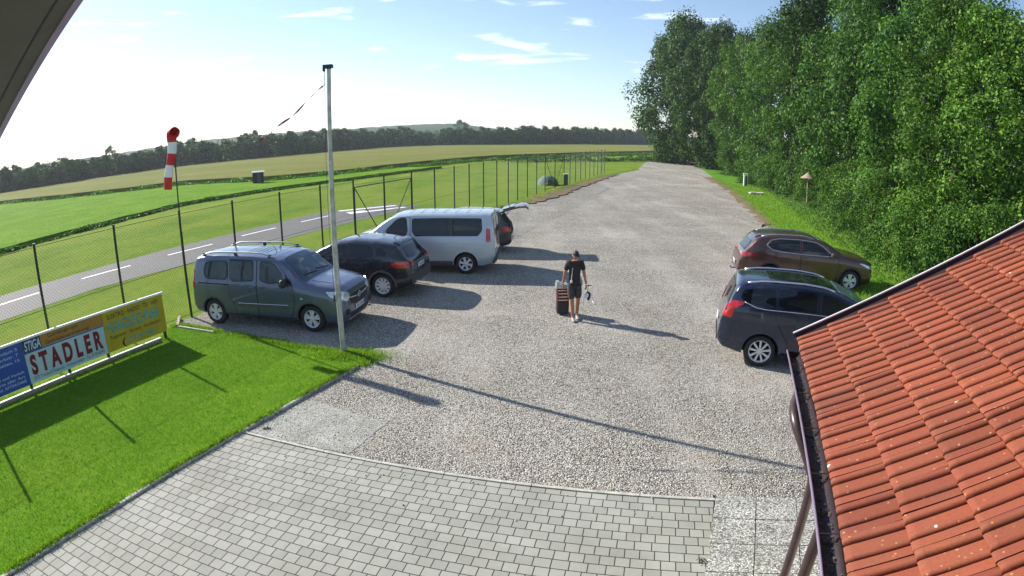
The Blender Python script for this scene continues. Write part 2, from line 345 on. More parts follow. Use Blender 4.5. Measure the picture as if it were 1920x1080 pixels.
MT = dict(
 gravel=mat_gravel(),
 airfield=mat_grass('airfield_grass', (0.055, 0.120, 0.008), (0.120, 0.200, 0.018), (0.215, 0.285, 0.042), 1.0, stripe=((0.35, 0.05, 1), R(20), (0.22, 0.255, 0.04)), stripe_amt=0.45, fine=25),
 lawn=mat_grass('lawn_grass', (0.055, 0.135, 0.008), (0.105, 0.22, 0.014), (0.20, 0.28, 0.03), 2.4, bs=0.7, bd=0.03, fine=70),
 verge=mat_grass('verge_grass', (0.045, 0.12, 0.012), (0.09, 0.22, 0.02), (0.16, 0.30, 0.04), 1.5, fine=30),
 meadow=mat_grass('meadow_grass', (0.055, 0.135, 0.006), (0.115, 0.235, 0.012), (0.22, 0.34, 0.030), 1.0, bs=1.0, bd=0.25, fine=3.5),
 wheat=mat_grass('ripe_grain', (0.115, 0.130, 0.030), (0.175, 0.180, 0.046), (0.240, 0.225, 0.066), 0.25, stripe=((0.012, 0.12, 1), R(-32), (0.105, 0.14, 0.03)), stripe_amt=0.6, bs=0.6, bd=0.2, fine=2.5),
 farfield=mat_grass('far_crop', (0.03, 0.10, 0.02), (0.055, 0.16, 0.035), (0.09, 0.22, 0.05), 0.1, fine=1.0),
 soil=mat_grass('dry_soil', (0.10, 0.07, 0.045), (0.19, 0.145, 0.10), (0.30, 0.25, 0.16), 2.0, fine=18, bs=0.8, bd=0.05),
 asphalt=mat_asphalt('runway_asphalt', (0.075, 0.077, 0.080), (0.115, 0.116, 0.118)),
 oldasphalt=mat_exposed('fine_apron_gravel', 90, .62, .9),
 whitepaint=simple('road_paint', (0.82, 0.82, 0.80), 0.6, var=0.08),
 concrete=simple('concrete_edging', (0.42, 0.41, 0.37), 0.85, var=0.25, scale=8, bmp=0.3),
 exposed=mat_exposed(), tiles=mat_tiles(),
 greenmetal=simple('dark_green_coated_steel', (0.012, 0.022, 0.018), 0.42, 0.2, var=0.2),
 wire=simple('green_coated_wire', (0.03, 0.06, 0.045), 0.45, 0.3, var=0.1),
 galv=simple('galvanised_steel', (0.50, 0.51, 0.52), 0.42, 0.75, var=0.15, scale=10),
 polewhite=simple('weathered_pole_coating', (0.42, 0.43, 0.41), 0.45, 0.3, var=0.3, scale=5),
 red=simple('red_nylon', (0.62, 0.012, 0.02), 0.6, var=0.15, scale=4),
 fadedred=simple('faded_red_tape', (0.25, 0.03, 0.03), 0.6, var=0.3),
 fadedwhite=simple('grubby_white_tape', (0.32, 0.30, 0.32), 0.6, var=0.3),
 white=simple('white_nylon', (0.80, 0.80, 0.82), 0.6, var=0.06, scale=4),
 darkbrown=simple('brown_coated_sheet', (0.022, 0.013, 0.018), 0.5, 0.1, var=0.2),
 rimviolet=simple('sunlit_gutter_bead', (0.26, 0.21, 0.30), 0.35, 0.3, var=0.1),  # sunlit look of the bead put into its paler colour
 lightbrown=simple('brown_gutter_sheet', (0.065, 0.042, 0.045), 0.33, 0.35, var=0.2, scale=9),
 rimlight=simple('glint_edge_sheet', (0.72, 0.68, 0.72), 0.35, 0.3, var=0.1),  # glint along the flashing's top edge, held in a pale colour
 drip=simple('weathered_zinc', (0.30, 0.32, 0.28), 0.5, 0.4, var=0.2, scale=12),
 render=simple('lime_render_wall', (0.62, 0.58, 0.50), 0.9, var=0.08, bmp=0.2),
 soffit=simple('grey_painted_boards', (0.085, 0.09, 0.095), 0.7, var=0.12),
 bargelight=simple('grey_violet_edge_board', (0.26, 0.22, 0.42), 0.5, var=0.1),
 tyre=simple('tyre_rubber', (0.016, 0.016, 0.017), 0.75, var=0.2),
 alloy=simple('silver_alloy', (0.66, 0.67, 0.69), 0.45, 0.35, var=0.05),
 blackplastic=simple('black_plastic', (0.022, 0.023, 0.025), 0.6, var=0.2),
 greyplastic=simple('grey_plastic', (0.07, 0.07, 0.072), 0.6, var=0.2),
 well=simple('wheel_well', (0.006, 0.006, 0.006), 0.9, var=0.1),
 chrome=simple('bright_trim', (0.75, 0.77, 0.80), 0.18, 0.9, var=0.03),
 glass=mat_glass_car(), glass_blue=mat_glass_car('windscreen_glass', (0.035, 0.060, 0.080)),
 glass_side=mat_glass_car('side_window_glass', (0.030, 0.038, 0.046)),  # lighter grey tint stands in for the horizon mirrored in the panes
 redlens=simple('red_lamp_lens', (0.50, 0.008, 0.012), 0.15, var=0.3, scale=14, Coat_Weight=1.0),
 clearlens=simple('clear_lamp_lens', (0.62, 0.66, 0.70), 0.12, 0.3, var=0.35, scale=16, Coat_Weight=1.0),
 plate=simple('number_plate', (0.78, 0.79, 0.80), 0.4, var=0.03),
 ink=simple('black_lettering', (0.015, 0.015, 0.02), 0.6, var=0.05),
 bark=simple('bark', (0.085, 0.065, 0.048), 0.9, var=0.35, scale=9, bmp=0.8),
 wood=simple('weathered_wood', (0.30, 0.25, 0.18), 0.8, var=0.25, scale=14, bmp=0.3),
 skin=simple('skin', (0.40, 0.19, 0.115), 0.5, var=0.08),
 shirt=simple('black_cotton', (0.026, 0.021, 0.020), 0.85, var=0.3, scale=12, bmp=0.4),
 shorts=simple('dark_olive_cotton', (0.050, 0.046, 0.044), 0.85, var=0.35, scale=14, bmp=0.4),
 hair=simple('dark_hair', (0.03, 0.022, 0.018), 0.6),
 cap=simple('navy_cap', (0.022, 0.026, 0.040), 0.7, var=0.2),
 shoe=simple('grey_trainers', (0.30, 0.30, 0.30), 0.6, var=0.2, scale=20),
 darkred=simple('dark_red_shell', (0.10, 0.018, 0.020), 0.4, var=0.2),
 sign_blue=simple('blue_sign_board', (0.018, 0.075, 0.36), 0.5, var=0.12, scale=2),
 sign_white=simple('pale_sign_board', (0.42, 0.60, 0.62), 0.5, var=0.06, scale=2),
 sign_navy=simple('navy_sign_field', (0.018, 0.035, 0.085), 0.5, var=0.1, scale=2),
 sign_orange=simple('orange_sign_field', (0.42, 0.20, 0.03), 0.55, var=0.12, scale=2),
 sign_yellow=simple('yellow_sign_board', (0.48, 0.36, 0.01), 0.55, var=0.14, scale=2),
 txt_red=simple('dark_red_lettering', (0.20, 0.004, 0.018), 0.5, var=0.05),
 txt_teal=simple('teal_lettering', (0.06, 0.36, 0.34), 0.5, var=0.25, scale=12),
 txt_white=simple('white_lettering', (0.55, 0.68, 0.80), 0.5, var=0.05),
 greentent=simple('green_grey_canvas', (0.10, 0.16, 0.12), 0.8, var=0.2, scale=3),
 hutwood=simple('black_stained_boards', (0.018, 0.020, 0.026), 0.75, var=0.3, scale=9),
 leafA=mat_leaf('leaf_dark', (0.009, 0.034, 0.006), (0.026, 0.074, 0.011), (0.080, 0.150, 0.022)),
 leafB=mat_leaf('leaf_mid', (0.014, 0.052, 0.008), (0.040, 0.110, 0.014), (0.105, 0.205, 0.028)),
 leafC=mat_leaf('leaf_light', (0.022, 0.066, 0.008), (0.060, 0.138, 0.016), (0.145, 0.245, 0.032)),
 leafF=mat_leaf('leaf_far', (0.016, 0.046, 0.022), (0.032, 0.076, 0.030), (0.075, 0.13, 0.042), 0.2),
 blade=mat_leaf('grass_blade', (0.058, 0.145, 0.006), (0.115, 0.24, 0.012), (0.23, 0.34, 0.03), 0.25),
 bladedry=mat_leaf('tuft_blade', (0.07, 0.17, 0.012), (0.14, 0.26, 0.025), (0.33, 0.36, 0.07), 0.3),
)
# ------------------------------------------------------------------ terrain and ground sheets
def disc(name, r, z, mat, n=96):
    bm = bmesh.new(); rings = [0, 5, 12, 25, 50, 100, 200, 400, 900, r]
    prev = None; c0 = bm.verts.new((0, 0, z))
    for k in rings[1:]:
        ring = [bm.verts.new((k * math.cos(2 * math.pi * i / n), k * math.sin(2 * math.pi * i / n), z)) for i in range(n)]
        for i in range(n):
            if prev is None: bm.faces.new((c0, ring[i], ring[(i + 1) % n]))
            else: bm.faces.new((prev[i], ring[i], ring[(i + 1) % n], prev[(i + 1) % n]))
        prev = ring
    me = bpy.data.meshes.new(name); bm.to_mesh(me); bm.free()
    return tag(link(name, me, None, mat), kind='structure')
disc('ground', 1450, -0.006, MT['airfield'])

MEADOW = [(-20, -6), (-24.5, 8), (-30.5, 24), (-28.8, 33.7), (-28, 43.5), (-24.3, 51.2), (-18.6, 61.2), (-13.5, 72.8), (-10, 82),
          (-16.5, 80.0), (-22, 68.2), (-29.0, 63.4), (-34.5, 64.5), (-43, 67), (-50, 63), (-61.5, 62), (-79, 66), (-110, 60), (-90, -6)]
poly_sheet('meadow', MEADOW, -0.004, MT['meadow'], jitter=0.25, step=1.2, thick=0.30, seed=3)
WHEAT = [(-79.5, 67.5), (-61.5, 63.4), (-50, 64.5), (-43, 68.6), (-34.5, 66.2), (-29, 65.0), (-21.5, 70.6), (-15.7, 85), (-6, 108.4), (4.5, 121.7), (37.8, 168.8), (58, 212),
         (150, 400), (108, 408), (40, 300), (-13.6, 245), (-47, 262), (-54.5, 262), (-63, 207), (-82, 161), (-101, 146), (-113, 122.7), (-128.8, 105.6), (-150, 80), (-120, 60)]
poly_sheet('grain_field', WHEAT, 0.0, MT['wheat'], jitter=0.3, step=2.0, thick=0.75, seed=4)
poly_sheet('far_field', [(-47, 264), (-13.6, 247), (40, 302), (108, 410), (150, 402), (260, 620), (100, 640), (-30, 480)], 0.0, MT['farfield'], jitter=0.4, step=5, thick=0.9, seed=5)

RUN_DIR = Vector((0.362, 0.932)); 
def rline(y): return -15.02 + (y - 16.6) * 0.488    # near edge
rw_near = [(-24.5, -4), (-16.31, 12.47), (-15.70, 14.36), (-15.02, 16.58), (-13.24, 19.9), (-10.93, 24.96), (-8.0, 32.2), (-6.0, 36.9)]
rw_far = [(-8.2, 38.6), (-12.4, 34.0), (-13.42, 30.85), (-16.3, 23.7), (-17.9, 19.6), (-19.2, 16.6), (-20.1, 14.3), (-28.5, -4)]
poly_sheet('runway', rw_near + rw_far, 0.002, MT['asphalt'], jitter=0.05, step=0.5, seed=7)
def strip(name, pairs, wd, z, mat):
    mb = MB()
    for a, b in pairs:
        a = Vector(a); b = Vector(b); n = Vector((-(b - a).y, (b - a).x)).normalized() * wd / 2
        q = [a - n, a + n, b + n, b - n]; mb.add([(p.x, p.y, z) for p in q], [(0, 3, 2, 1)])
    return tag(mb.build(name, mat, fix=False), kind='structure')
strip('runway_marking', [((-20.8, 8.2), (-19.4, 11.5)), ((-18.9, 12.9), (-17.75, 15.9)), ((-17.16, 17.96), (-16.14, 20.2)), ((-15.41, 22.2), (-14.30, 24.6)), ((-13.70, 26.7), (-12.75, 29.0)), ((-11.95, 30.9), (-11.0, 33.2))], 0.16, 0.006, MT['whitepaint'])
strip('threshold_marking', [((-11.0, 35.3), (-7.7, 37.6)), ((-9.9, 33.9), (-6.9, 36.6)), ((-10.2, 34.4), (-9.2, 35.1))], 0.42, 0.006, MT['whitepaint'])

GRAVEL = [(-3.12, 10.38), (-2.95, 10.72), (-2.86, 11.06), (-3.68, 11.2), (-4.79, 11.52), (-6.63, 12.15), (-8.62, 12.80), (-8.95, 13.0), (-8.62, 13.9), (-7.9, 15.6), (-6.4, 19.4), (-4.6, 24.6), (-3.2, 28.6),
          (-1.2, 34.0), (0.6, 37.2), (3.6, 46.0), (7.8, 58.8), (12.4, 69.5), (17.8, 81), (25.3, 108), (30.4, 117), (34.3, 125), (44.4, 140), (62, 178), (84, 230), (88, 226), (66, 176), (50.5, 143), (43, 131), (38.2, 119), (32.5, 97), (25.2, 69.5), (20.9, 50.9), (16.9, 36.9), (15.1, 30.6), (13.1, 25.2), (11.4, 20.4), (10.3, 16.6), (9.9, 14), (9.7, 10), (9, 7), (5.5, 2.6), (4.2, 4.8), (2.75, 5.5), (2.58, 5.80), (0.26, 6.41), (-2.81, 7.13), (-4.38, 7.54)]
poly_sheet('gravel_lot', GRAVEL, 0.004, MT['gravel'], jitter=0.09, step=0.3, seed=9)
poly_sheet('soil_strip', [(-0.2, 37.8), (-0.9, 34.0), (-1.9, 33.5), (0.9, 39.4), (3.9, 48.5), (8.6, 61), (11.3, 68.6), (12.6, 68.2), (8.2, 56.5), (5.0, 47.0), (3.2, 42), (1.6, 38.0)], 0.016, MT['soil'], jitter=0.3, step=0.5, seed=12, thick=0.05)
poly_sheet('soil_edge', [(24.0, 70), (20.3, 52), (16.4, 38), (14.5, 31), (13.6, 29.5), (15.6, 31), (17.5, 37), (21.4, 51), (25.6, 69.5)], 0.014, MT['soil'], jitter=0.3, step=0.5, seed=13, thick=0.03)
poly_sheet('grass_verge', [(60, 160), (50.5, 142.5), (43, 130.5), (38.2, 118.5), (32.5, 96.5), (25.2, 69.2), (20.9, 50.6), (16.9, 36.6), (15.1, 30.3), (13.1, 24.9), (11.4, 20.1), (10.3, 16.3), (9.9, 13.7), (9.7, 10), (9.4, 7), (60, 7), (90, 120)], 0.0, MT['verge'], jitter=0.15, step=0.4, seed=14, thick=0.06)
KERB = [(-3.10, 10.43), (-3.32, 9.95), (-3.78, 8.92), (-4.40, 7.52), (-4.98, 6.14), (-5.29, 5.30), (-5.62, 4.45), (-6.02, 3.35), (-6.9, 1.0), (-7.7, -1.2)]
LAWN = [(x - 0.02, y) for x, y in KERB] + [(-13.5, -1.2), (-12.3, 2.4), (-10.62, 7.2), (-8.78, 11.78), (-8.9, 12.55), (-8.6, 12.72), (-6.63, 12.07), (-4.79, 11.44), (-3.68, 11.12), (-2.95, 11.0), (-2.98, 10.72)]
poly_sheet('lawn', LAWN, 0.0, MT['lawn'], jitter=0.02, step=0.3, seed=15, thick=0.035)
PAV_AZ = math.atan2(5.86 - 7.52, 2.64 + 4.40)
PAVE = [(-4.36, 7.50), (-2.81, 7.10), (-0.93, 6.65), (0.26, 6.38), (1.67, 6.07), (2.62, 5.86), (2.17, 4.60), (1.2, 1.6), (0.3, -1.2), (-7.7, -1.2), (-6.9, 1.0), (-5.98, 3.35), (-5.28, 5.30), (-4.97, 6.14)]
poly_sheet('paving', PAVE, 0.006, mat_paver(-PAV_AZ), thick=0.014)
# concrete edging of the paving and kerb stones along the lawn
def edging(name, pts, wd, z0, h, mat, gap=0.012, L=1.0, seed=1):
    mb = MB(); rnd = random.Random(seed)
    for i in range(len(pts) - 1):
        a = Vector(pts[i]); b = Vector(pts[i + 1]); d = b - a; k = max(1, round(d.length / L)); 
        for j in range(k):
            p = a.lerp(b, j / k); q = a.lerp(b, (j + 1) / k); m = (p + q) / 2
            mb.box((m.x, m.y, z0 + h / 2 + rnd.uniform(-.004, .004)), ((q - p).length - gap, wd, h), rz=math.atan2(d.y, d.x) + rnd.uniform(-.006, .006))
    return tag(mb.build(name, mat), kind='structure')
edging('kerb', KERB[:8] + [(-6.9, 1.0)], 0.06, -0.05, 0.10, MT['concrete'], seed=3)
edging('paving_edge', [(-4.37, 7.56), (-2.81, 7.15), (-0.93, 6.69), (0.26, 6.43), (1.67, 6.12), (2.66, 5.91)], 0.05, -0.05, 0.078, MT['concrete'], seed=4)
edging('bay_edge', [(-8.72, 12.55), (-9.12, 13.3)], 0.08, -0.05, 0.15, MT['wood'], L=2, seed=5)
edging('bay_kerb', [(-8.72, 12.55), (-7.4, 12.2)], 0.06, -0.05, 0.12, MT['concrete'], L=1.2, seed=6)
poly_sheet('apron_patch', [(-4.30, 7.60), (-3.55, 8.85), (-2.02, 8.17), (-2.42, 7.12)], 0.009, MT['oldasphalt'], jitter=0.02, step=0.12, seed=21)
poly_sheet('slab_bed', [(2.66, 6.02), (6.2, 5.2), (4.3, -.4), (0.6, -.4)], 0.012, MT['well'])
# washed-concrete slabs beside the building
mb = MB(); rnd = random.Random(5)
o0 = Vector((2.83, 6.02)); ux = Vector((0.973, -0.228)).normalized(); uy = Vector((-0.37, -0.93)).normalized()
o0 = Vector((2.69, 6.0))
for i in range(6):
    for j in range(12):
        c = o0 + ux * (0.565 * (i + 0.5)) + uy * (0.52 * (j + 0.5))
        h = rnd.uniform(-.003, .003)
        q = [c + ux * (sx * 0.276) + uy * (sy * 0.2535) for sx, sy in ((-1, -1), (1, -1), (1, 1), (-1, 1))]
        vs = [(p.x, p.y, 0.014) for p in q] + [(p.x, p.y, 0.026 + h) for p in q]
        mb.add(vs, [(4, 5, 6, 7), (0, 4, 7, 3), (1, 2, 6, 5), (0, 1, 5, 4), (3, 7, 6, 2)])
tag(mb.build('slab_paving', MT['exposed']), kind='structure')

# loose stones lying on the gravel and strayed onto the paving
def loose_stones():
    rg = np.random.default_rng(41); n = 9000
    x = rg.uniform(-5, 9.0, n); y = 5.6 + np.abs(rg.normal(0, 5.0, n)); line = 7.52 + (x + 4.4) * (5.86 - 7.52) / 7.04
    keep = (y > line + .02) & (x > -4.3 + (y - 7.5) * .42 + .1) & (y < 20); k2 = (y <= line) & (y > line - .9) & (rg.uniform(0, 1, n) < .12) & (x > -4.0) & (x < 3.0)
    z = np.where(k2, .022, .006); m = keep | k2; x, y, z = x[m], y[m], z[m]; n = len(x)
    s_ = rg.uniform(.006, .017, n); base_ = np.array([[1, 0, 0], [0, 1, 0], [-1, 0, 0], [0, -1, 0], [0, 0, .8], [0, 0, -.5]])
    v = base_[None] * s_[:, None, None] * rg.uniform(.6, 1.3, (n, 6, 1)); a = rg.uniform(0, 6.28, n); c, q = np.cos(a)[:, None], np.sin(a)[:, None]
    vx = v[:, :, 0] * c - v[:, :, 1] * q + x[:, None]; vy = v[:, :, 0] * q + v[:, :, 1] * c + y[:, None]; vz = v[:, :, 2] + z[:, None] + s_[:, None] * .4
    V = np.stack([vx, vy, vz], 2).reshape(-1, 3); f = np.array([[0, 1, 4], [1, 2, 4], [2, 3, 4], [3, 0, 4], [1, 0, 5], [2, 1, 5], [3, 2, 5], [0, 3, 5]]); F = (np.arange(n)[:, None, None] * 6 + f[None]).reshape(-1)
    me = bpy.data.meshes.new('loose_stones'); me.vertices.add(len(V)); me.vertices.foreach_set('co', V.ravel().astype(np.float32)); nf = len(F) // 3
    me.loops.add(nf * 3); me.loops.foreach_set('vertex_index', F.astype(np.int32)); me.polygons.add(nf); me.polygons.foreach_set('loop_start', np.arange(0, nf * 3, 3, dtype=np.int32)); me.polygons.foreach_set('loop_total', np.full(nf, 3, dtype=np.int32)); me.update(calc_edges=True)
    m_, t, b = newmat('loose_stone'); g = N(t, 'ShaderNodeNewGeometry'); t.links.new(ramp(t, g.outputs['Random Per Island'], [(0, (.18, .165, .145)), (.5, (.45, .43, .39)), (1, (.78, .76, .72))]), b.inputs['Base Color']); setp(b, Roughness=.9)
    tag(link('loose_stones', me, None, m_), 'loose pale stones scattered over the gravel and onto the paving edge', 'stones', kind='stuff')
loose_stones()

# distant hill ridges
def ridge(name, prof, dist, mat, depth=200, seed=1):
    rnd = random.Random(seed); mb = MB(); azs = [p[0] for p in prof]; els = [p[1] for p in prof]; n = 160; vs = []
    for i in range(n + 1):
        a = azs[0] + (azs[-1] - azs[0]) * i / n; e = float(np.interp(a, azs, els))
        for k, (f, dd) in enumerate(((0.0, 0), (0.45, .25), (0.8, .6), (1.0, 1.0), (0.5, 2.2), (0, 3))):
            d = dist + depth * dd; h = max(0.3, (CAM_H + (dist + depth) * math.tan(R(e))) * f + (rnd.uniform(-1, 1) * dist / 900 if 0 < f else 0))
            vs.append((d * math.sin(R(a)), d * math.cos(R(a)), h - 0.2))
    fs = []
    for i in range(n):
        for k in range(5): fs.append((i * 6 + k, i * 6 + k + 1, (i + 1) * 6 + k + 1, (i + 1) * 6 + k))
    mb.add(vs, fs); return tag(mb.build(name, mat, smooth=True), kind='structure')
m_hill = mat_grass('wooded_hill', (0.018, 0.045, 0.022), (0.032, 0.07, 0.03), (0.06, 0.11, 0.045), 0.02, fine=0.25)
ridge('far_hills', [(-62, .2), (-50, .45), (-45.1, .62), (-39.9, .64), (-34.6, .80), (-29.4, 1.02), (-24.1, 1.12), (-17.8, 1.10), (-13.6, 1.19), (-9.4, 1.31), (-5.2, 1.32), (-3.1, .93), (0, .59), (7.3, .50), (14, .35), (30, .3)], 620, m_hill, depth=260)

# ------------------------------------------------------------------ leaves
def leaf_mesh(name, cen, nrm, size, rng, aspect=0.62, fold=0.25):
    """cen (n,3), nrm (n,3) -> bent quads, one island per leaf"""
    n = len(cen)
    nrm = nrm / (np.linalg.norm(nrm, axis=1, keepdims=True) + 1e-9)
    rv = rng.normal(size=(n, 3)); t = np.cross(nrm, rv); t /= (np.linalg.norm(t, axis=1, keepdims=True) + 1e-9)
    b = np.cross(nrm, t); s = (size * rng.uniform(0.65, 1.35, n))[:, None]
    v = np.empty((n, 4, 3), dtype=np.float32)
    v[:, 0] = cen - t * s * 0.5; v[:, 1] = cen + b * s * 0.5 * aspect - nrm * s * fold * 0.3
    v[:, 2] = cen + t * s * 0.5 - nrm * s * fold * 0.3; v[:, 3] = cen - b * s * 0.5 * aspect
    me = bpy.data.meshes.new(name)
    me.vertices.add(n * 4); me.vertices.foreach_set('co', v.ravel())
    me.loops.add(n * 4); me.loops.foreach_set('vertex_index', np.arange(n * 4, dtype=np.int32))
    me.polygons.add(n); me.polygons.foreach_set('loop_start', np.arange(0, n * 4, 4, dtype=np.int32))
    me.polygons.foreach_set('loop_total', np.full(n, 4, dtype=np.int32))
    me.update(calc_edges=True); me.validate(); return me
def crown_points(rng, H, Rr, base, n_clump, per, cr, shape='oval', droop=0.0):
    """clumps on an uneven envelope, leaves on the clumps' outsides"""
    cs = []
    ph = rng.uniform(0, 6.28, 6)
    while len(cs) < n_clump:
        u = rng.uniform(0, 1); a = rng.uniform(0, 2 * math.pi)
        if shape == 'oval': rad = math.sqrt(max(0.02, 1 - (2 * u - 0.92) ** 2)) ** 0.8
        elif shape == 'column': rad = (1 - max(0, u - 0.55) / 0.48 * 0.9) * 0.95
        elif shape == 'dome': rad = math.sqrt(max(0.02, 1 - u * u))
        lump = 0.97 + 0.22 * math.sin(3 * a + ph[0] + 4 * u) + 0.14 * math.sin(5 * a + ph[1] - 7 * u) + 0.09 * math.sin(9 * u + ph[2])
        q = rng.uniform(0.35, 1.0) ** 0.45
        z = base + u * (H - base) + rng.normal() * cr * 0.3
        cs.append((Rr * rad * lump * q * math.cos(a), Rr * rad * lump * q * math.sin(a), z))
    cs = np.array(cs); crs = cr * rng.uniform(0.55, 1.35, len(cs))
    idx = np.repeat(np.arange(len(cs)), per)
    d = rng.normal(size=(len(idx), 3)); d[:, 2] *= 0.75; d[:, 2] += 0.15
    d /= np.linalg.norm(d, axis=1, keepdims=True)
    rr = crs[idx] * rng.uniform(0.10, 1.0, len(idx)) ** 0.38 * (1 + .18 * np.sin(d[:, 0] * 5 + idx) * np.sin(d[:, 2] * 4 + idx * 1.7))
    p = cs[idx] + d * rr[:, None]; p[:, 2] -= droop * rng.uniform(0, 1, len(idx)) ** 2
    p[:, 2] = np.maximum(p[:, 2], 0.05)
    nn = d * 1.0 + rng.normal(size=d.shape) * 0.45 + np.array([0, 0, 0.2])
    return p, nn, cs
def trunk_mb(rng, H, r0, cs, n_limb=7, z0=0.0):
    mb = MB(); pts = []; k = 7
    ox, oy = rng.normal(0, .15, 2)
    for i in range(k): f = i / (k - 1); pts.append((ox * math.sin(f * 3), oy * math.sin(f * 2.5), z0 + (H * 0.82 - z0) * f))
    mb.tube(pts, [r0 * (1.15 - 0.95 * i / (k - 1)) for i in range(k)], 9)
    sel = rng.choice(len(cs), size=min(n_limb, len(cs)), replace=False)
    for i in sel:
        c = cs[i]; zt = max(0.5, c[2] - np.hypot(c[0], c[1]) * 0.7); zt = min(zt, H * 0.7)
        f = zt / (H * 0.82); s = (ox * math.sin(f * 3), oy * math.sin(f * 2.5), zt)
        m = ((s[0] + c[0]) / 2 + rng.normal() * .2, (s[1] + c[1]) / 2 + rng.normal() * .2, (s[2] + c[2]) / 2 + 0.2)
        rr = r0 * (0.45 * (1 - f) + 0.1); mb.tube([s, m, tuple(c)], [rr, rr * 0.6, rr * 0.18], 6)
    return mb
def make_tree(name, H, Rr, base, ncl, per, cr, leaf, lmat, seed, shape='oval', r0=0.3, droop=0.0, limbs=9):
    rng = np.random.default_rng(seed)
    p, nn, cs = crown_points(rng, H, Rr, base, ncl, per, cr, shape, droop)
    root = empty(name)
    link('crown', leaf_mesh('crown', p, nn, leaf, rng), root, lmat)
    trunk_mb(rng, H, r0, cs, limbs).build('trunk', MT['bark'], root, smooth=True)
    return root
def copy_tree(o, parent=None):
    c = o.copy(); C.objects.link(c); c.parent = parent
    for ch in list(o.children): copy_tree(ch, c)
    return c
def put(o, x, y, rz, s, label, cat, group=None, z=0.0):
    o.location = (x, y, z); o.rotation_euler = (0, 0, rz)
    o.scale = s if isinstance(s, tuple) else (s, s, s); tag(o, label, cat, group); return o
def pol(az, d): return d * math.sin(R(az)), d * math.cos(R(az))

TG = 'tall trees standing along the right edge of the gravel lot'
tb = make_tree('broadleaf_tree', 14.0, 4.3, 0.4, 100, 320, 1.15, 0.215, MT['leafB'], 11, 'oval', 0.28)
tcc = make_tree('broadleaf_tree', 12.0, 3.6, 0.2, 125, 270, 0.85, 0.165, MT['leafC'], 12, 'column', 0.20)
td = make_tree('oak_tree', 24.0, 8.2, 0.9, 250, 190, 2.0, 0.44, MT['leafA'], 13, 'oval', 0.5, droop=1.2, limbs=14)
te = make_tree('broadleaf_tree', 16.0, 5.0, 0.6, 95, 290, 1.45, 0.26, MT['leafA'], 14, 'oval', 0.32)
tf = make_tree('hornbeam_tree', 16.0, 4.4, 0.1, 190, 160, 0.95, 0.23, MT['leafC'], 15, 'oval', 0.25)
first = set()
def plant(src, az, d, h, hs, rf, label, cat='tree', rz=0.0, group=TG):
    o = src if src.name not in first else copy_tree(src)
    first.add(src.name)
    x, y = pol(az, d); put(o, x, y, rz, (rf, rf, h / hs), label, cat, group); return o
plant(td, 17.0, 112, 27.5, 24, 1.00, 'huge dark oak at the far road bend, farthest left of the tree row', rz=.4)
plant(td, 20.4, 98, 23.5, 24, .85, 'large dark oak second from the far end of the tree row', rz=2.6)
plant(tf, 22.6, 88, 20.0, 16, 1.10, 'light green hornbeam in front of the far oaks', rz=1.0)
plant(te, 24.6, 82, 20.5, 16, 1.10, 'dark tree behind the hornbeams beyond the short white bollard', rz=.3)
plant(tf, 25.4, 70, 18.0, 16, 1.05, 'light hornbeam leafed to the ground behind the short white bollard', rz=3.0)
plant(te, 27.8, 63, 18.2, 16, 1.05, 'dark green tree between two hornbeams in the middle of the row', rz=1.9)
plant(tf, 29.4, 57, 17.4, 16, 1.0, 'dense hornbeam left of the mushroom-roofed post', rz=4.2)
plant(te, 31.0, 56, 20.5, 16, 1.15, 'tall dark tree whose crown passes the top of the picture', rz=5.0)
plant(tb, 34.3, 49, 17.5, 14, 1.15, 'leafy mid-green tree right behind the mushroom-roofed post', rz=.7)
plant(tb, 36.3, 41, 16.4, 14, 1.05, 'mid-green tree straight above the brown parked car', rz=2.2)
plant(te, 38.4, 42, 17.0, 16, 1.0, 'dark tree in the second rank above the brown car bonnet', rz=.9)
plant(tb, 40.2, 33, 12.4, 14, .90, 'mid-green tree with a dark gap on its right side', rz=4.0)
plant(tcc, 43.6, 29, 12.3, 12, 1.05, 'light green tree left above the roof verge', rz=0)
plant(tcc, 47.4, 27, 11.0, 12, 1.05, 'light green tree second from right above the tiled roof', rz=2.5)
plant(tcc, 51.7, 26, 10.6, 12, 1.1, 'light green tree at the right border above the tiled roof', rz=4.4)
plant(te, 45.5, 38, 14.6, 16, .9, 'dark tree filling the gap behind the light green trees', rz=3.3)
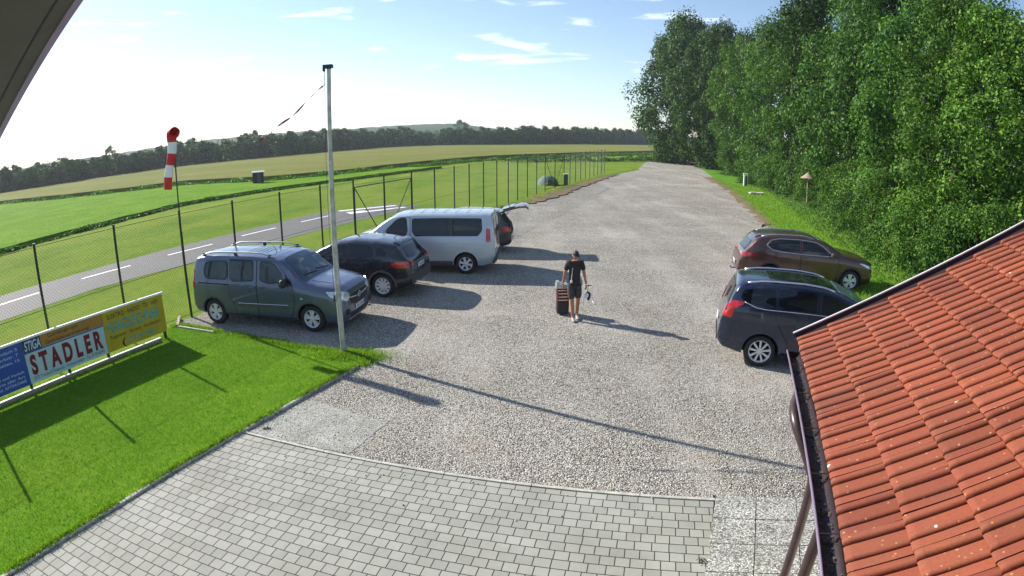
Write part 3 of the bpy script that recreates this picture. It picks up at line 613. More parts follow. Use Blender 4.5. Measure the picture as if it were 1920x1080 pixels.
# shrubs in front of the trees
def make_shrub(name, H, Rr, ncl, per, cr, leaf, lmat, seed):
    rng = np.random.default_rng(seed)
    p, nn, cs = crown_points(rng, H, Rr, 0.0, ncl, per, cr, 'dome'); root = empty(name)
    link('crown', leaf_mesh('foliage', p, nn, leaf, rng), root, lmat)
    mb = MB()
    for i in range(9):
        c = cs[rng.integers(len(cs))]; mb.tube([(c[0] * .1, c[1] * .1, 0), (c[0] * .6, c[1] * .6, c[2] * .6), tuple(c)], [0.03, 0.02, 0.006], 5)
    mb.build('stem', MT['bark'], root); return root
s1 = make_shrub('shrub', 2.6, 1.9, 120, 90, 0.42, 0.105, MT['leafB'], 31)
s2 = make_shrub('shrub', 3.4, 2.1, 130, 90, 0.5, 0.11, MT['leafC'], 32)
SG = 'shrubs filling the foot of the tree row'
SH = [(20.6, 100, 1.5, s2, 'dark shrub at the far road bend under the big oak'), (22.4, 82, 1.4, s2, 'shrub in front of the far light hornbeam'), (24.4, 66, 1.2, s1, 'shrub directly behind the white bollard'),
      (26.2, 59, 1.2, s2, 'shrub between bollard and concrete slab'), (28.0, 54.5, 1.1, s1, 'low shrub behind the concrete slab'), (29.8, 50.5, 1.15, s2, 'shrub directly behind the mushroom-roofed post'),
      (32.6, 45, 1.1, s1, 'shrub touching the right side of the mushroom-roofed post'), (33.4, 39.5, 1.0, s2, 'shrub above the tail of the brown car'), (34.6, 34.5, 1.0, s1, 'low bramble bank above the brown car roof'),
      (36.8, 30.5, 1.0, s2, 'shrub above the bonnet of the brown car'), (38.8, 27.3, .9, s1, 'bramble right of the brown car bonnet'), (41.4, 25.5, 1.0, s2, 'tall shrub just above the left roof verge'),
      (44.4, 23.8, .95, s1, 'shrub seen over the middle of the roof verge'), (47.8, 22.8, 1.0, s2, 'shrub seen over the upper roof verge'), (51.0, 22.0, 1.0, s1, 'shrub at the right border over the roof verge'),
      (36.6, 35.5, 1.4, s2, 'large shrub between the trunks above the brown car'), (42.7, 28.5, 1.35, s1, 'large shrub in the dark gap of the tree row')]
for i, (az, d, s, src, lb) in enumerate(SH):
    o = src if src.name not in first else copy_tree(src); first.add(src.name)
    x, y = pol(az, d); put(o, x, y, i * 1.7, (s, s, s * (0.85 + 0.25 * ((i * 7) % 5) / 4)), lb, 'shrub', SG)

# far wood: individual front trees, with the mass behind as stuff
FL = [(-140, 96, 6.6), (-128.8, 105.6, 6.3), (-117.0, 107.4, 6.3), (-109, 112.0, 6.8), (-108.5, 124.3, 5.9), (-100.8, 129.3, 5.6), (-101.7, 146.6, 6.5), (-97.6, 152.4, 7.6), (-88.5, 156.6, 7.4), (-81.0, 163.9, 7.6), (-74.9, 175.3, 7.5), (-71.0, 197.7, 8.0), (-65.0, 210.4, 8.2), (-60.1, 237.6, 7.7), (-51.0, 259.5, 8.2), (-37.8, 258.9, 7.2), (-23.3, 256.6, 8.0), (-9.0, 252.4, 8.0), (4.7, 262.3, 8.1), (20.5, 281.9, 8.3), (38.2, 300.1, 9.0), (60.7, 331.6, 8.9), (86.7, 375.9, 9.5), (116.6, 432.3, 10.6), (150, 500, 12)]
fa = make_tree('forest_tree', 8.0, 3.0, 0.3, 70, 26, 0.85, 0.55, MT['leafF'], 51, 'oval', 0.16, limbs=4)
fb = make_tree('forest_tree', 8.0, 2.6, 0.2, 70, 26, 0.75, 0.5, MT['leafF'], 52, 'column', 0.16, limbs=4)
fcl = make_tree('forest_tree', 8.0, 2.8, 0.2, 80, 26, 0.7, 0.5, MT['leafA'], 53, 'oval', 0.16, limbs=4)
cum = [0.0]
for i in range(1, len(FL)): cum.append(cum[-1] + math.dist(FL[i][:2], FL[i - 1][:2]))
rnd = random.Random(8); pos = 0.0; k = 0
FGRP = 'trees along the front edge of the distant wood'
while pos < cum[-1]:
    x = float(np.interp(pos, cum, [p[0] for p in FL])); y = float(np.interp(pos, cum, [p[1] for p in FL])); h = float(np.interp(pos, cum, [p[2] for p in FL]))
    src = (fa, fb, fa, fcl, fb)[k % 5] if k > 4 else (fa, fb, fcl, fa, fb)[k]
    o = src if src.name not in first else copy_tree(src); first.add(src.name)
    s = h / 8.0 * rnd.uniform(0.86, 1.1); wd = s * rnd.uniform(1.0, 1.35)
    put(o, x + rnd.uniform(-1.2, 1.2), y + rnd.uniform(-1.2, 1.2), rnd.uniform(0, 6.28), (wd, wd, s), 'tree in the front line of the distant wood behind the grain field', 'tree', FGRP)
    pos += 3.6 * s * rnd.uniform(0.8, 1.3); k += 1
# wood mass behind
rng = np.random.default_rng(77); P_ = []
for row, (off, hf) in enumerate(((4, 0.82), (9, 0.9), (16, 0.98), (26, 1.05))):
    q = 0.0
    while q < cum[-1]:
        x = float(np.interp(q, cum, [p[0] for p in FL])); y = float(np.interp(q, cum, [p[1] for p in FL])); h = float(np.interp(q, cum, [p[2] for p in FL]))
        dd = math.hypot(x, y); x2 = x + x / dd * off; y2 = y + y / dd * off; hh = (CAM_H + (h - CAM_H) * (dd + off) / dd) * hf * rng.uniform(.85, 1.05)
        n = 240; d = rng.normal(size=(n, 3)); d /= np.linalg.norm(d, axis=1, keepdims=True)
        c = np.array([x2 + rng.normal() * 1, y2 + rng.normal() * 1, hh * .5]); P_.append(np.hstack([c + d * np.array([2.8, 2.8, hh * .5]) * rng.uniform(.8, 1.05, (n, 1)), d]))
        q += 3.2
P_ = np.vstack(P_); P_[:, 2] = np.maximum(P_[:, 2], 0.1)
tag(link('woodland', leaf_mesh('woodland', P_[:, :3], P_[:, 3:] + rng.normal(size=(len(P_), 3)) * .4, 0.75, rng), None, MT['leafF']),
    'dense dark wood behind the grain field', 'wood', kind='stuff')
o = copy_tree(fcl); x, y = (-49.0, 250.0); put(o, x, y, 1.0, (2.2, 2.2, 1.18), 'broad light green tree standing forward of the wood beyond the flagpole', 'tree')
for (az, d, h, sx, lb) in ((-39.6, 230, 9.6, .9, 'lone round tree showing above the wood, left of the windsock'), (-25.4, 235, 10.0, 1.1, 'tree crown topping the wood between windsock and flagpole'), (-5.0, 420, 15.5, 2.0, 'taller trees on the hill crest right of the flagpole'), (-33.0, 215, 8.4, 1.2, 'bushy crown rising behind the windsock')):
    x, y = pol(az, d); put(copy_tree(fa), x, y, d, (sx, sx, h / 8.0), lb, 'tree')
for i, (x, y) in enumerate(((-69.5, 186), (-66, 189), (-64.5, 196))):
    put(copy_tree(fcl), x, y, i * 2.0, (.9, .9, .62 + .1 * i), ('pale green young tree at the wood edge, left one of three', 'pale green young tree at the wood edge, middle one of three', 'pale green young tree at the wood edge, right one of three')[i], 'tree', 'young trees at the wood edge')
# ------------------------------------------------------------------ grass blades (uncountable stuff)
def in_poly(P, poly):
    x, y = P[:, 0], P[:, 1]; ins = np.zeros(len(P), bool); j = len(poly) - 1
    for i in range(len(poly)):
        xi, yi = poly[i]; xj, yj = poly[j]
        if yi != yj:
            c = ((yi > y) != (yj > y)) & (x < (xj - xi) * (y - yi) / (yj - yi) + xi); ins ^= c
        j = i
    return ins
def blades(name, pts, h, wdt, rng, z0=0.0):
    n = len(pts); a = rng.uniform(0, 2 * math.pi, n); hh = h * rng.uniform(0.5, 1.3, n); ww = wdt * rng.uniform(.7, 1.3, n)
    la = rng.uniform(0, 2 * math.pi, n); ln = hh * rng.uniform(.1, .7, n)
    v = np.empty((n, 4, 3), dtype=np.float32)
    b = np.stack([pts[:, 0], pts[:, 1], np.full(n, z0)], 1); s = np.stack([np.cos(a) * ww, np.sin(a) * ww, 0 * a], 1) / 2
    L = np.stack([np.cos(la) * ln, np.sin(la) * ln, hh], 1)
    v[:, 0] = b - s; v[:, 1] = b + s; v[:, 2] = b + L * np.array([.45, .45, .62]) + s * .8; v[:, 3] = b + L
    me = bpy.data.meshes.new(name); me.vertices.add(n * 4); me.vertices.foreach_set('co', v.ravel())
    me.loops.add(n * 4); me.loops.foreach_set('vertex_index', np.arange(n * 4, dtype=np.int32)); me.polygons.add(n)
    me.polygons.foreach_set('loop_start', np.arange(0, n * 4, 4, dtype=np.int32)); me.polygons.foreach_set('loop_total', np.full(n, 4, dtype=np.int32))
    me.update(calc_edges=True); return me
def along(line, n, spread, rng, taper=1.0):
    line = np.array([p[:2] for p in line]); seg = np.hypot(*np.diff(line, axis=0).T); cs = np.concatenate([[0], np.cumsum(seg)])
    u = rng.uniform(0, cs[-1], n); x = np.interp(u, cs, line[:, 0]); y = np.interp(u, cs, line[:, 1])
    # patchy density
    keep = (np.sin(u * 2.1) + np.sin(u * 5.3 + 1) + rng.normal(0, .8, n)) > -0.8
    p = np.stack([x, y], 1) + rng.normal(0, 1, (n, 2)) * spread
    return p[keep]
rng = np.random.default_rng(3)
lp = LAWN; xs = [p[0] for p in lp]; ys = [p[1] for p in lp]
pts = np.stack([rng.uniform(min(xs), max(xs), 190000), rng.uniform(2.2, max(ys), 190000)], 1); pts = pts[in_poly(pts, lp)]
tag(link('lawn_grass', blades('lawn_grass', pts, 0.032, 0.007, rng, 0.034), None, MT['blade']), 'short mown lawn in front of the advertising boards', 'grass', kind='stuff')
e1 = along([(x - .05, y) for x, y in KERB[:8]], 16000, 0.035, rng); e2 = along([(-8.9, 12.6), (-8.6, 12.68), (-6.63, 12.1), (-4.79, 11.47), (-3.68, 11.2), (-3.0, 11.05), (-3.0, 10.5)], 9000, 0.07, rng)
e3 = rng.normal(0, 1, (5000, 2)) * np.array([.38, .16]) + np.array([-3.45, 11.0])
e4 = along([(-10.9, 6.4), (-8.55, 11.75)], 9000, 0.10, rng)
tag(link('edge_grass', blades('edge_grass', np.vstack([e1, e2, e3, e4]), 0.085, 0.010, rng, 0.01), None, MT['bladedry']), 'longer yellowish grass tufts along the kerb and round the flagpole', 'grass', kind='stuff')
vp = [(50.5, 142.5), (43, 130.5), (38.2, 118.5), (32.5, 96.5), (25.2, 69.2), (20.9, 50.6), (16.9, 36.6), (15.1, 30.3), (13.1, 24.9), (11.4, 20.1), (10.3, 16.3), (9.9, 13.7), (20, 13), (26, 22), (32, 44), (45, 100)]
pts = np.stack([rng.uniform(9.5, 30, 210000), rng.uniform(13, 60, 210000)], 1); pts = pts[in_poly(pts, vp)]
k = rng.uniform(0, 1, len(pts)) < np.clip(28 / np.hypot(pts[:, 0], pts[:, 1]), .2, 1); pts = pts[k]
tag(link('verge_grass', blades('verge_grass', pts, 0.16, 0.02, rng, 0.04), None, MT['bladedry']), 'rough bright green grass on the verge below the trees', 'grass', kind='stuff')
pts = along([(9.9, 14), (10.3, 16.6), (11.4, 20.4), (13.1, 25.2), (15.1, 30.6), (16.9, 36.9), (20.9, 50.9), (25.2, 69.5)], 14000, 0.3, rng)
pts2 = along([(-7.9, 15.6), (-6.4, 19.4), (-4.6, 24.6), (-3.2, 28.6), (-1.2, 34.0), (0.6, 37.2), (3.6, 46.0), (7.8, 58.8), (12.4, 69.5), (17.8, 81)], 16000, 0.22, rng)
tag(link('lot_edge_grass', blades('lot_edge_grass', np.vstack([pts, pts2]), 0.12, 0.018, rng, 0.0), None, MT['bladedry']), 'straggling grass creeping into both edges of the gravel', 'grass', kind='stuff')
# nettle and bramble ground cover on the bank
vb = [(13.3, 18.2), (15.0, 22.0), (16.6, 28), (19.2, 36), (23.6, 49), (27.0, 62), (33, 85), (43, 108), (56, 108), (42, 70), (36, 52), (31, 38), (27, 28), (24, 20), (17, 15.0), (13.0, 16.0)]
vline = np.array(vb[:8], float)
pts = np.stack([rng.uniform(12.5, 56, 260000), rng.uniform(14, 108, 260000)], 1); pts = pts[in_poly(pts, vb)]
de = pts[:, 0] - np.interp(pts[:, 1], vline[:, 1], vline[:, 0]); hz = (0.12 + np.clip(de, 0, 8) * 0.20) * (0.45 + 0.55 * np.abs(np.sin(pts[:, 0] * 1.1 + pts[:, 1] * .6) * np.cos(pts[:, 1] * 0.8))) * rng.uniform(.25, 1, len(pts)) + .05
p3 = np.column_stack([pts, hz]); nn = rng.normal(size=p3.shape) * .6 + np.array([-.5, -.3, .7])
tag(link('ground_cover', leaf_mesh('ground_cover', p3, nn, 0.11, rng), None, MT['leafB']), 'nettles and brambles covering the bank below the trees', 'undergrowth', kind='stuff')
# weeds along the field margin
def weeds(name, line, n, hgt, spread, size, mat, label):
    p = along(line, n, spread, rng); z = hgt * rng.uniform(0, 1, len(p)) ** 0.8 * (0.55 + 0.45 * np.sin(p[:, 0] * .9) * np.sin(p[:, 1] * .7 + 1))
    z = np.abs(z) + .02
    tag(link(name, leaf_mesh(name, np.column_stack([p, z]), rng.normal(size=(len(p), 3)) + np.array([0, 0, .6]), size, rng), None, mat), label, 'weeds', kind='stuff')
weeds('field_margin', [(-79.5, 66), (-61.5, 62), (-50, 63), (-43, 67), (-34.5, 64.8), (-29, 63.4), (-22, 68.4), (-15.7, 81), (-6, 103), (5, 115), (25, 140), (40, 160)], 20000, 0.85, 0.40, 0.30, MT['leafC'], 'dark weeds between grain field and meadow')
weeds('road_margin', [(0, 98), (8, 102), (17, 106), (25, 112), (30.4, 119), (36, 129), (42, 142), (50, 160)], 12000, 1.3, 0.8, 0.30, MT['leafB'], 'rank grass where the road meets the grain field')
weeds('meadow_margin', [(-24.2, 8), (-30.2, 24), (-28.6, 33.7), (-27.7, 43.5), (-24.0, 51.2), (-18.4, 61.2), (-13.3, 72.8)], 7000, 0.36, 0.16, 0.18, MT['leafB'], 'uncut grass line between airfield and meadow')

# small weeds rooted in the joints beside the kerb
def weed(x, y, s_, label, seed):
    rg = np.random.default_rng(seed); n = 26; a = rg.uniform(0, 6.28, n); r_ = rg.uniform(.2, 1, n) * s_
    p = np.stack([x + np.cos(a) * r_, y + np.sin(a) * r_, .02 + s_ * .5 * rg.uniform(.2, 1, n)], 1); nn = np.stack([np.cos(a) * .6, np.sin(a) * .6, np.ones(n)], 1)
    tag(link('weed', leaf_mesh('weed', p, nn, s_ * .55, rg, aspect=.35), None, MT['leafA']), label, 'weed', 'weeds growing beside the paving')
for k_, (x, y, s_, lb) in enumerate(((-4.02, 7.72, .10, 'small dark weed in the corner of the fine gravel patch, by the paving'), (-5.02, 5.98, .075, 'small dark weed at the paving edge halfway down the kerb'), (-3.86, 6.20, .03, 'tiny dark weed in a paving joint in from the kerb'), (2.12, 4.72, .07, 'low weed between the paving blocks and the washed slabs'))):
    weed(x, y, s_, lb, 70 + k_)

# ------------------------------------------------------------------ fence
FP_Y = [1.2, 3.25, 5.3, 7.3, 9.33, 11.48, 13.53, 15.46, 17.48, 19.52, 21.48, 23.6, 25.84, 28.0, 30.15, 32.0, 34.0, 36.09, 38.1, 39.9, 42.01, 44.2, 46.4, 49.3, 52.3] + [52.3 + 2.2 * i for i in range(1, 10)]
cf = np.polyfit([9.33, 11.48, 13.53, 19.52, 25.84, 33.64, 42, 50, 58.1, 64.1, 72.08], [-10.18, -9.62, -9.01, -6.76, -4.57, -1.67, 1.24, 3.8, 6.54, 9.0, 11.61], 2)
fx = lambda y: float(np.polyval(cf, y))
posts = [(fx(y), y) for y in FP_Y]
FH = 2.93
fence = empty('chain_link_fence', (posts[0][0], posts[0][1], 0), label='tall dark green chain-link fence along the airfield side of the gravel lot', cat='fence')
base = Vector((posts[0][0], posts[0][1], 0))
GATES = {10: 12, 22: 24}
mb = MB(); mb.tube([(0, 0, 0), (0, 0, FH)], 0.032, 8); mb.tube([(0, 0, FH), (0, 0, FH + .02)], 0.038, 8)
pme = mb.mesh('post'); pme.materials.append(MT['greenmetal'])
for x, y in posts:
    o = bpy.data.objects.new('post', pme); C.objects.link(o); o.parent = fence; o.location = Vector((x, y, 0)) - base
def chain_mesh(L, H_, z0=0.06, pitch=0.062, th=0.0032):
    """woven diamond mesh of length L (along X) and height H_, each wire a flat-sided bar"""
    mb = MB(); d = pitch * math.sqrt(2) 
    def seg(x0, z0_, x1, z1, yo):
        dx, dz = x1 - x0, z1 - z0_; l = math.hypot(dx, dz); nx, nz = -dz / l * th / 2, dx / l * th / 2
        mb.add([(x0 - nx, yo, z0_ - nz), (x0 + nx, yo, z0_ + nz), (x0, yo + th * .6, z0_), (x1 - nx, yo, z1 - nz), (x1 + nx, yo, z1 + nz), (x1, yo + th * .6, z1)], [(0, 3, 4, 1), (1, 4, 5, 2), (2, 5, 3, 0)])
    c = -H_
    while c < L:
        a0 = max(0, -c); a1 = min(H_, L - c)
        if a1 > a0: seg(c + a0, z0 + a0, c + a1, z0 + a1, 0.0); seg(c + a0, z0 + H_ - a0, c + a1, z0 + H_ - a1, 0.003)
        c += d
    for z in (z0 + 0.01, z0 + H_ / 2, z0 + H_): mb.tube([(0, 0.002, z), (L, 0.002, z)], 0.0028, 4)
    return mb
cm_near = chain_mesh(1.0, 2.80 / 2.15, pitch=0.062 / 2.15, th=0.0036 / 2.15, z0=0.03)
cme = cm_near.mesh('mesh_panel'); cme.materials.append(MT['wire'])
cm_far = chain_mesh(1.0, 2.80 / 2.15, pitch=0.155 / 2.15, th=0.0065 / 2.15, z0=0.03)
cmf = cm_far.mesh('mesh_panel'); cmf.materials.append(MT['wire'])
for i in range(len(posts) - 1):
    if any(a <= i < b for a, b in GATES.items()): continue
    a = Vector(posts[i]); b = Vector(posts[i + 1]); L = (b - a).length
    o = bpy.data.objects.new('mesh_panel', cme if i < 16 else cmf); C.objects.link(o); o.parent = fence
    o.location = (a.x - base.x, a.y - base.y, 0); o.rotation_euler = (0, 0, math.atan2((b - a).y, (b - a).x)); o.scale = (L, 2.15, 2.15)
mb = MB(); a, b = posts[-2], posts[-1]
mb.tube([(a[0] - base.x, a[1] - base.y, 0.1), (b[0] - base.x, b[1] - base.y, FH - .25)], 0.022, 6)
mb.build('brace', MT['greenmetal'], fence)
def gate(i0, label):
    a, m, b = [Vector((*posts[k], 0)) for k in (i0, i0 + 1, i0 + 2)]
    g = empty('double_gate', a, label=label, cat='gate', group='double gates in the chain-link fence')
    for (p, q, hi) in ((a, m, True), (b, m, True)):
        d = (q - p).normalized(); s = p + d * 0.06 - a; e = q - d * 0.03 - a; f = MB(); r = 0.022
        z1, z2 = 0.14, FH - 0.28
        f.tube([s + Vector((0, 0, z2)), e + Vector((0, 0, z2))], r, 6); f.tube([s + Vector((0, 0, z1)), e + Vector((0, 0, z1))], r, 6)
        f.tube([s + Vector((0, 0, z1 - .02)), s + Vector((0, 0, z2 + .02))], r, 6); f.tube([e + Vector((0, 0, z1 - .02)), e + Vector((0, 0, z2 + .02))], r, 6)
        f.tube([s + Vector((0, 0, z2)), e + Vector((0, 0, z1))], r * .9, 6)
        lf = f.build('gate_leaf', MT['greenmetal'], g)
        o = bpy.data.objects.new('mesh_panel', cme if i0 < 16 else cmf); C.objects.link(o); o.parent = lf
        L = (e - s).length; o.location = s + Vector((0, 0, 0.08)); o.rotation_euler = (0, 0, math.atan2((e - s).y, (e - s).x)); o.scale = (L, 2.15, 2.0)
gate(10, 'double gate with V-shaped braces in the fence behind the silver van')
gate(22, 'distant double gate in the fence beside the small green tent')

# ------------------------------------------------------------------ windsock
W0 = Vector((fx(13.53) + .045, 13.53 - .05, 0)); wsx = empty('windsock', W0, label='red and white striped windsock hanging limp on a thin dark pole', cat='windsock')
mb = MB(); mb.tube([(0, 0, 0), (0, 0, 2.4)], 0.030, 8); mb.tube([(0, 0, 2.4), (-0.02, 0, 5.06)], 0.019, 8); mb.build('pole', MT['greenmetal'], wsx)
lat = Vector((-.83, -.56, 0)); fw = Vector((.56, -.83, 0))
cl = catmull([Vector((0, 0, 5.02)) + fw * .17, Vector((0, 0, 5.05)) + lat * .04 + fw * .05, Vector((0, 0, 4.95)) + lat * .07, Vector((0, 0, 4.72)) + lat * .08, Vector((0, 0, 4.45)) + lat * .11, Vector((0, 0, 4.1)) + lat * .18, Vector((0, 0, 3.8)) + lat * .23, Vector((0, 0, 3.55)) + lat * .26], 8)
n = len(cl); mb = MB(); nr = 20; vs = []; fs = []
for i, p in enumerate(cl):
    t = (cl[min(i + 1, n - 1)] - cl[max(0, i - 1)]).normalized(); f = i / (n - 1)
    a = lat.copy(); a = (a - t * a.dot(t)).normalized(); b = t.cross(a)
    r = 0.155 - 0.045 * min(1, f * 1.5)
    sq = 1.0 if f < 0.12 else 0.72
    for j in range(nr):
        q = 2 * math.pi * j / nr; wr = 1 + (0.10 * math.sin(3 * q + f * 9) + 0.07 * math.sin(5 * q - f * 14)) * min(1, f * 5)
        vs.append(p + a * math.cos(q) * r * wr + b * math.sin(q) * r * sq * wr)
for i in range(n - 1):
    for j in range(nr): fs.append((i * nr + j, i * nr + (j + 1) % nr, (i + 1) * nr + (j + 1) % nr, (i + 1) * nr + j))
mb.add(vs, fs); cuts = [0, .24, .41, .60, .80, 1.01]
L_ = [0.0]
for i in range(1, n): L_.append(L_[-1] + (cl[i] - cl[i - 1]).length)
for i in range(n - 1):
    u = (L_[i] + 1e-6) / L_[-1]; band = sum(u >= c for c in cuts) - 1
    for j in range(nr): mb.mi[i * nr + j] = band % 2
so = mb.build('sock', [MT['red'], MT['white']], wsx, smooth=True)
md = so.modifiers.new('thick', 'SOLIDIFY'); md.thickness = 0.004
mb = MB(); c0 = cl[0]; tdir = (cl[1] - cl[0]).normalized(); a = lat; b = tdir.cross(a)
mb.tube([c0 + a * math.cos(q * .3142) * .157 + b * math.sin(q * .3142) * .157 for q in range(21)], 0.007, 5, cap=False); mb.tube([c0 + b * .155, Vector((0, 0, 5.0)), c0 - b * .155], 0.006, 5)
mb.build('hoop', MT['red'], wsx)

# ------------------------------------------------------------------ flagpole
F0 = Vector((-3.61, 11.17, 0)); fp = empty('flagpole', F0, label='tall pale metal flagpole at the tip of the lawn', cat='flagpole')
mb = MB(); mb.tube([(0, 0, 0), (0, 0, 1.6)], 0.058, 16); mb.tube([(0, 0, 1.6), (0, 0, 4.05)], [0.056, 0.050], 16); mb.tube([(0, 0, 4.05), (0, 0, 5.95)], [0.046, 0.041], 16)
mb.build('pole', MT['polewhite'], fp, angle=40)
mb = MB(); mb.tube([(0, 0, 1.57), (0, 0, 1.64)], 0.062, 16); mb.build('collar', MT['galv'], fp, angle=40)
mb = MB(); mb.tube([(0, 0, 4.02), (0, 0, 4.09)], 0.054, 16); mb.build('collar', MT['galv'], fp, angle=40)
mb = MB(); mb.box((-.02, 0, 5.985), (0.19, 0.12, 0.07)); mb.box((-.105, 0, 5.93), (0.03, 0.09, 0.08)); mb.tube([(0, 0, 5.93), (0, 0, 5.96)], 0.05, 12); mb.build('cap', MT['blackplastic'], fp)
mb = MB(); mb.tube([(-.09, -.02, 5.92), (-.08, -.02, 5.72), (-.10, -.02, 5.60)], 0.006, 5); mb.tube([(-.075, -.05, 5.9), (-.078, -.055, 3.0), (-.075, -.05, 1.2)], 0.004, 5); mb.box((-.075, -.05, 1.25), (.03, .05, .14))
mb.build('halyard', MT['ink'], fp)
rib = empty('barrier_tape', F0 + Vector((-.10, -.02, 5.60)), label='red and white barrier tape blowing from the top of the flagpole', cat='tape')
lat2 = Vector((-.952, -.306, 0))
path = catmull([Vector((0, 0, 0)), lat2 * .10 + Vector((0, 0, -.07)), lat2 * .35 + Vector((0, 0, -.30)), lat2 * .62 + Vector((0, 0, -.56)), lat2 * .88 + Vector((0, 0, -.72)), lat2 * 1.10 + Vector((0, 0, -.87)), lat2 * 1.33 + Vector((0, 0, -1.03))], 9)
n = len(path); mb = MB(); vs = []
for i, p in enumerate(path):
    t = (path[min(i + 1, n - 1)] - path[max(0, i - 1)]).normalized(); up = Vector((0, 0, 1)); s = (up - t * up.dot(t)).normalized(); q = t.cross(s)
    an = 1.25 + 0.9 * math.sin(i * .33) + .5 * math.sin(i * .11); w2 = (s * math.cos(an) + q * math.sin(an)) * 0.022
    th = (s * -math.sin(an) + q * math.cos(an)) * 0.0015
    vs += [p - w2 - th, p + w2 - th, p + w2 + th, p - w2 + th]
fs = []
for i in range(n - 1):
    for j in range(4): fs.append((i * 4 + j, i * 4 + (j + 1) % 4, (i + 1) * 4 + (j + 1) % 4, (i + 1) * 4 + j))
mb.add(vs, fs + [(0, 1, 2, 3), tuple((n - 1) * 4 + j for j in range(4))])
for i in range(n - 1):
    for j in range(4): mb.mi[i * 4 + j] = 1 if (i // 5) % 2 else 0
mb.build('tape', [MT['fadedred'], MT['fadedwhite']], rib)

# ------------------------------------------------------------------ advertising boards
SR = Vector((-8.49, 11.72, 0)); sdv = Vector((-.375, -.927, 0)).normalized()    # runs towards the camera's left
adv = empty('advertising_board', SR, label='long row of painted advertising boards in a low frame on the lawn', cat='sign board')
sg = math.atan2(-sdv.y, -sdv.x)     # local +x = reading direction (towards SR)
adv.rotation_euler = (0, 0, sg)
LEN = 7.6; ZB, ZT = 0.23, 1.17
# local frame: x from -LEN (left) to 0 (right); -y faces the lawn / camera
def lbox(mb, x0, x1, y0, y1, z0, z1): mb.box(((x0 + x1) / 2, (y0 + y1) / 2, (z0 + z1) / 2), (x1 - x0, y1 - y0, z1 - z0))
YL, WL = -1.80, -3.93     # panel joints
def panel(x0, x1, mat, label):
    mb = MB(); lbox(mb, x0 + .006, x1 - .006, -.012, .012, ZB, ZT); o = mb.build('panel', mat, adv); o['label'] = label; return o
py = panel(YL, -0.0, MT['sign_yellow'], 'yellow board with black and teal lettering')
pw = panel(WL, YL, MT['sign_white'], 'pale board with large dark red lettering')
pb = panel(-LEN, WL, MT['sign_blue'], 'blue board with small white lettering')
mb = MB(); lbox(mb, -LEN, .03, -.03, .03, ZT + .001, ZT + .045); mb.build('top_rail', MT['whitepaint'], adv)
mb = MB(); lbox(mb, -LEN, -.25, -.045, .02, 0.03, 0.115); mb.build('bottom_rail', MT['wood'], adv)
mb = MB(); lbox(mb, -LEN, -.25, -.047, .022, 0.116, 0.128); mb.build('rail_cap', MT['whitepaint'], adv)
for x in (-.06, YL, -2.9, WL, -5.2, -6.4, -7.5):
    mb = MB(); lbox(mb, x - .03, x + .03, .014, .07, 0, ZT - .002); mb.build('support_post', MT['greenmetal'], adv)
def flat_text(parent, s, x, z, h, mat, y=-.0135, wscale=1.0, fit=None, name='lettering', shear=0.0, bold=0.0, thick=.0015):
    cu = bpy.data.curves.new('txt', 'FONT'); cu.body = s; cu.size = 1.0; cu.extrude = 0.0; cu.offset = bold; cu.shear = shear
    ob = bpy.data.objects.new('txt', cu); C.objects.link(ob)
    dg = bpy.context.evaluated_depsgraph_get(); me = bpy.data.meshes.new_from_object(ob.evaluated_get(dg))
    bpy.data.objects.remove(ob, do_unlink=True); bpy.data.curves.remove(cu)
    co = np.empty(len(me.vertices) * 3); me.vertices.foreach_get('co', co); co = co.reshape(-1, 3)
    w_ = co[:, 0].max() - co[:, 0].min(); x0 = co[:, 0].min(); sc = h / 0.72; sx = sc * wscale if fit is None else fit / w_
    out = np.zeros_like(co); out[:, 0] = x + (co[:, 0] - x0) * sx; out[:, 1] = y; out[:, 2] = z + co[:, 1] * sc
    me.vertices.foreach_set('co', out.ravel()); me.materials.clear(); me.update()
    o = link(name, me, parent, mat); return o
# white board
mb = MB(); lbox(mb, WL + .008, WL + .47, -.0130, -.0122, ZT - .265, ZT - .004); mb.build('field', MT['sign_navy'], pw)
mb = MB(); lbox(mb, WL + .472, YL - .006, -.0130, -.0122, ZT - .262, ZT - .004); mb.build('field', MT['sign_orange'], pw)
mb = MB(); lbox(mb, WL + .008, YL - .006, -.0130, -.0122, ZT - .295, ZT - .267); mb.build('field', MT['sign_blue'], pw)
flat_text(pw, 'STIGA', WL + .04, ZT - .235, .20, MT['txt_white'], fit=.41, shear=.25, bold=.02, y=-.0145)
flat_text(pw, 'Gartengeräte', WL + .66, ZT - .105, .075, MT['ink'], fit=.80, y=-.0145, bold=.006)
flat_text(pw, 'Gebietsvertretung', WL + .58, ZT - .235, .075, MT['ink'], fit=1.16, y=-.0145, bold=.006)
flat_text(pw, 'S T A D L E R', WL + .10, ZB + .19, .40, MT['txt_red'], fit=1.93, y=-.0145, bold=.05)
flat_text(pw, '5272 Treubach/Teiseneck - Fachwerkstätte - Tel. 07724/8098', WL + .10, ZB + .06, .075, MT['ink'], fit=1.93, y=-.0145)
# yellow board
flat_text(py, 'ELEKTRO · RADIO · TV · HIFI', YL + .13, ZT - .19, .115, MT['ink'], fit=1.50, bold=.008, y=-.0145)
flat_text(py, 'HANDLECHNER', YL + .09, ZT - .51, .26, MT['txt_teal'], fit=1.56, bold=.02, y=-.0145)
flat_text(py, 'Reparatur · Service · Installation', YL + .13, ZT - .655, .085, MT['ink'], fit=1.50, bold=.004, y=-.0145)
flat_text(py, '(', YL + .43, ZB + .055, .16, MT['ink'], bold=.03, y=-.0145, wscale=1.6)
flat_text(py, '07724/3406', YL + .56, ZB + .07, .13, MT['txt_teal'], fit=.90, bold=.01, y=-.0145)
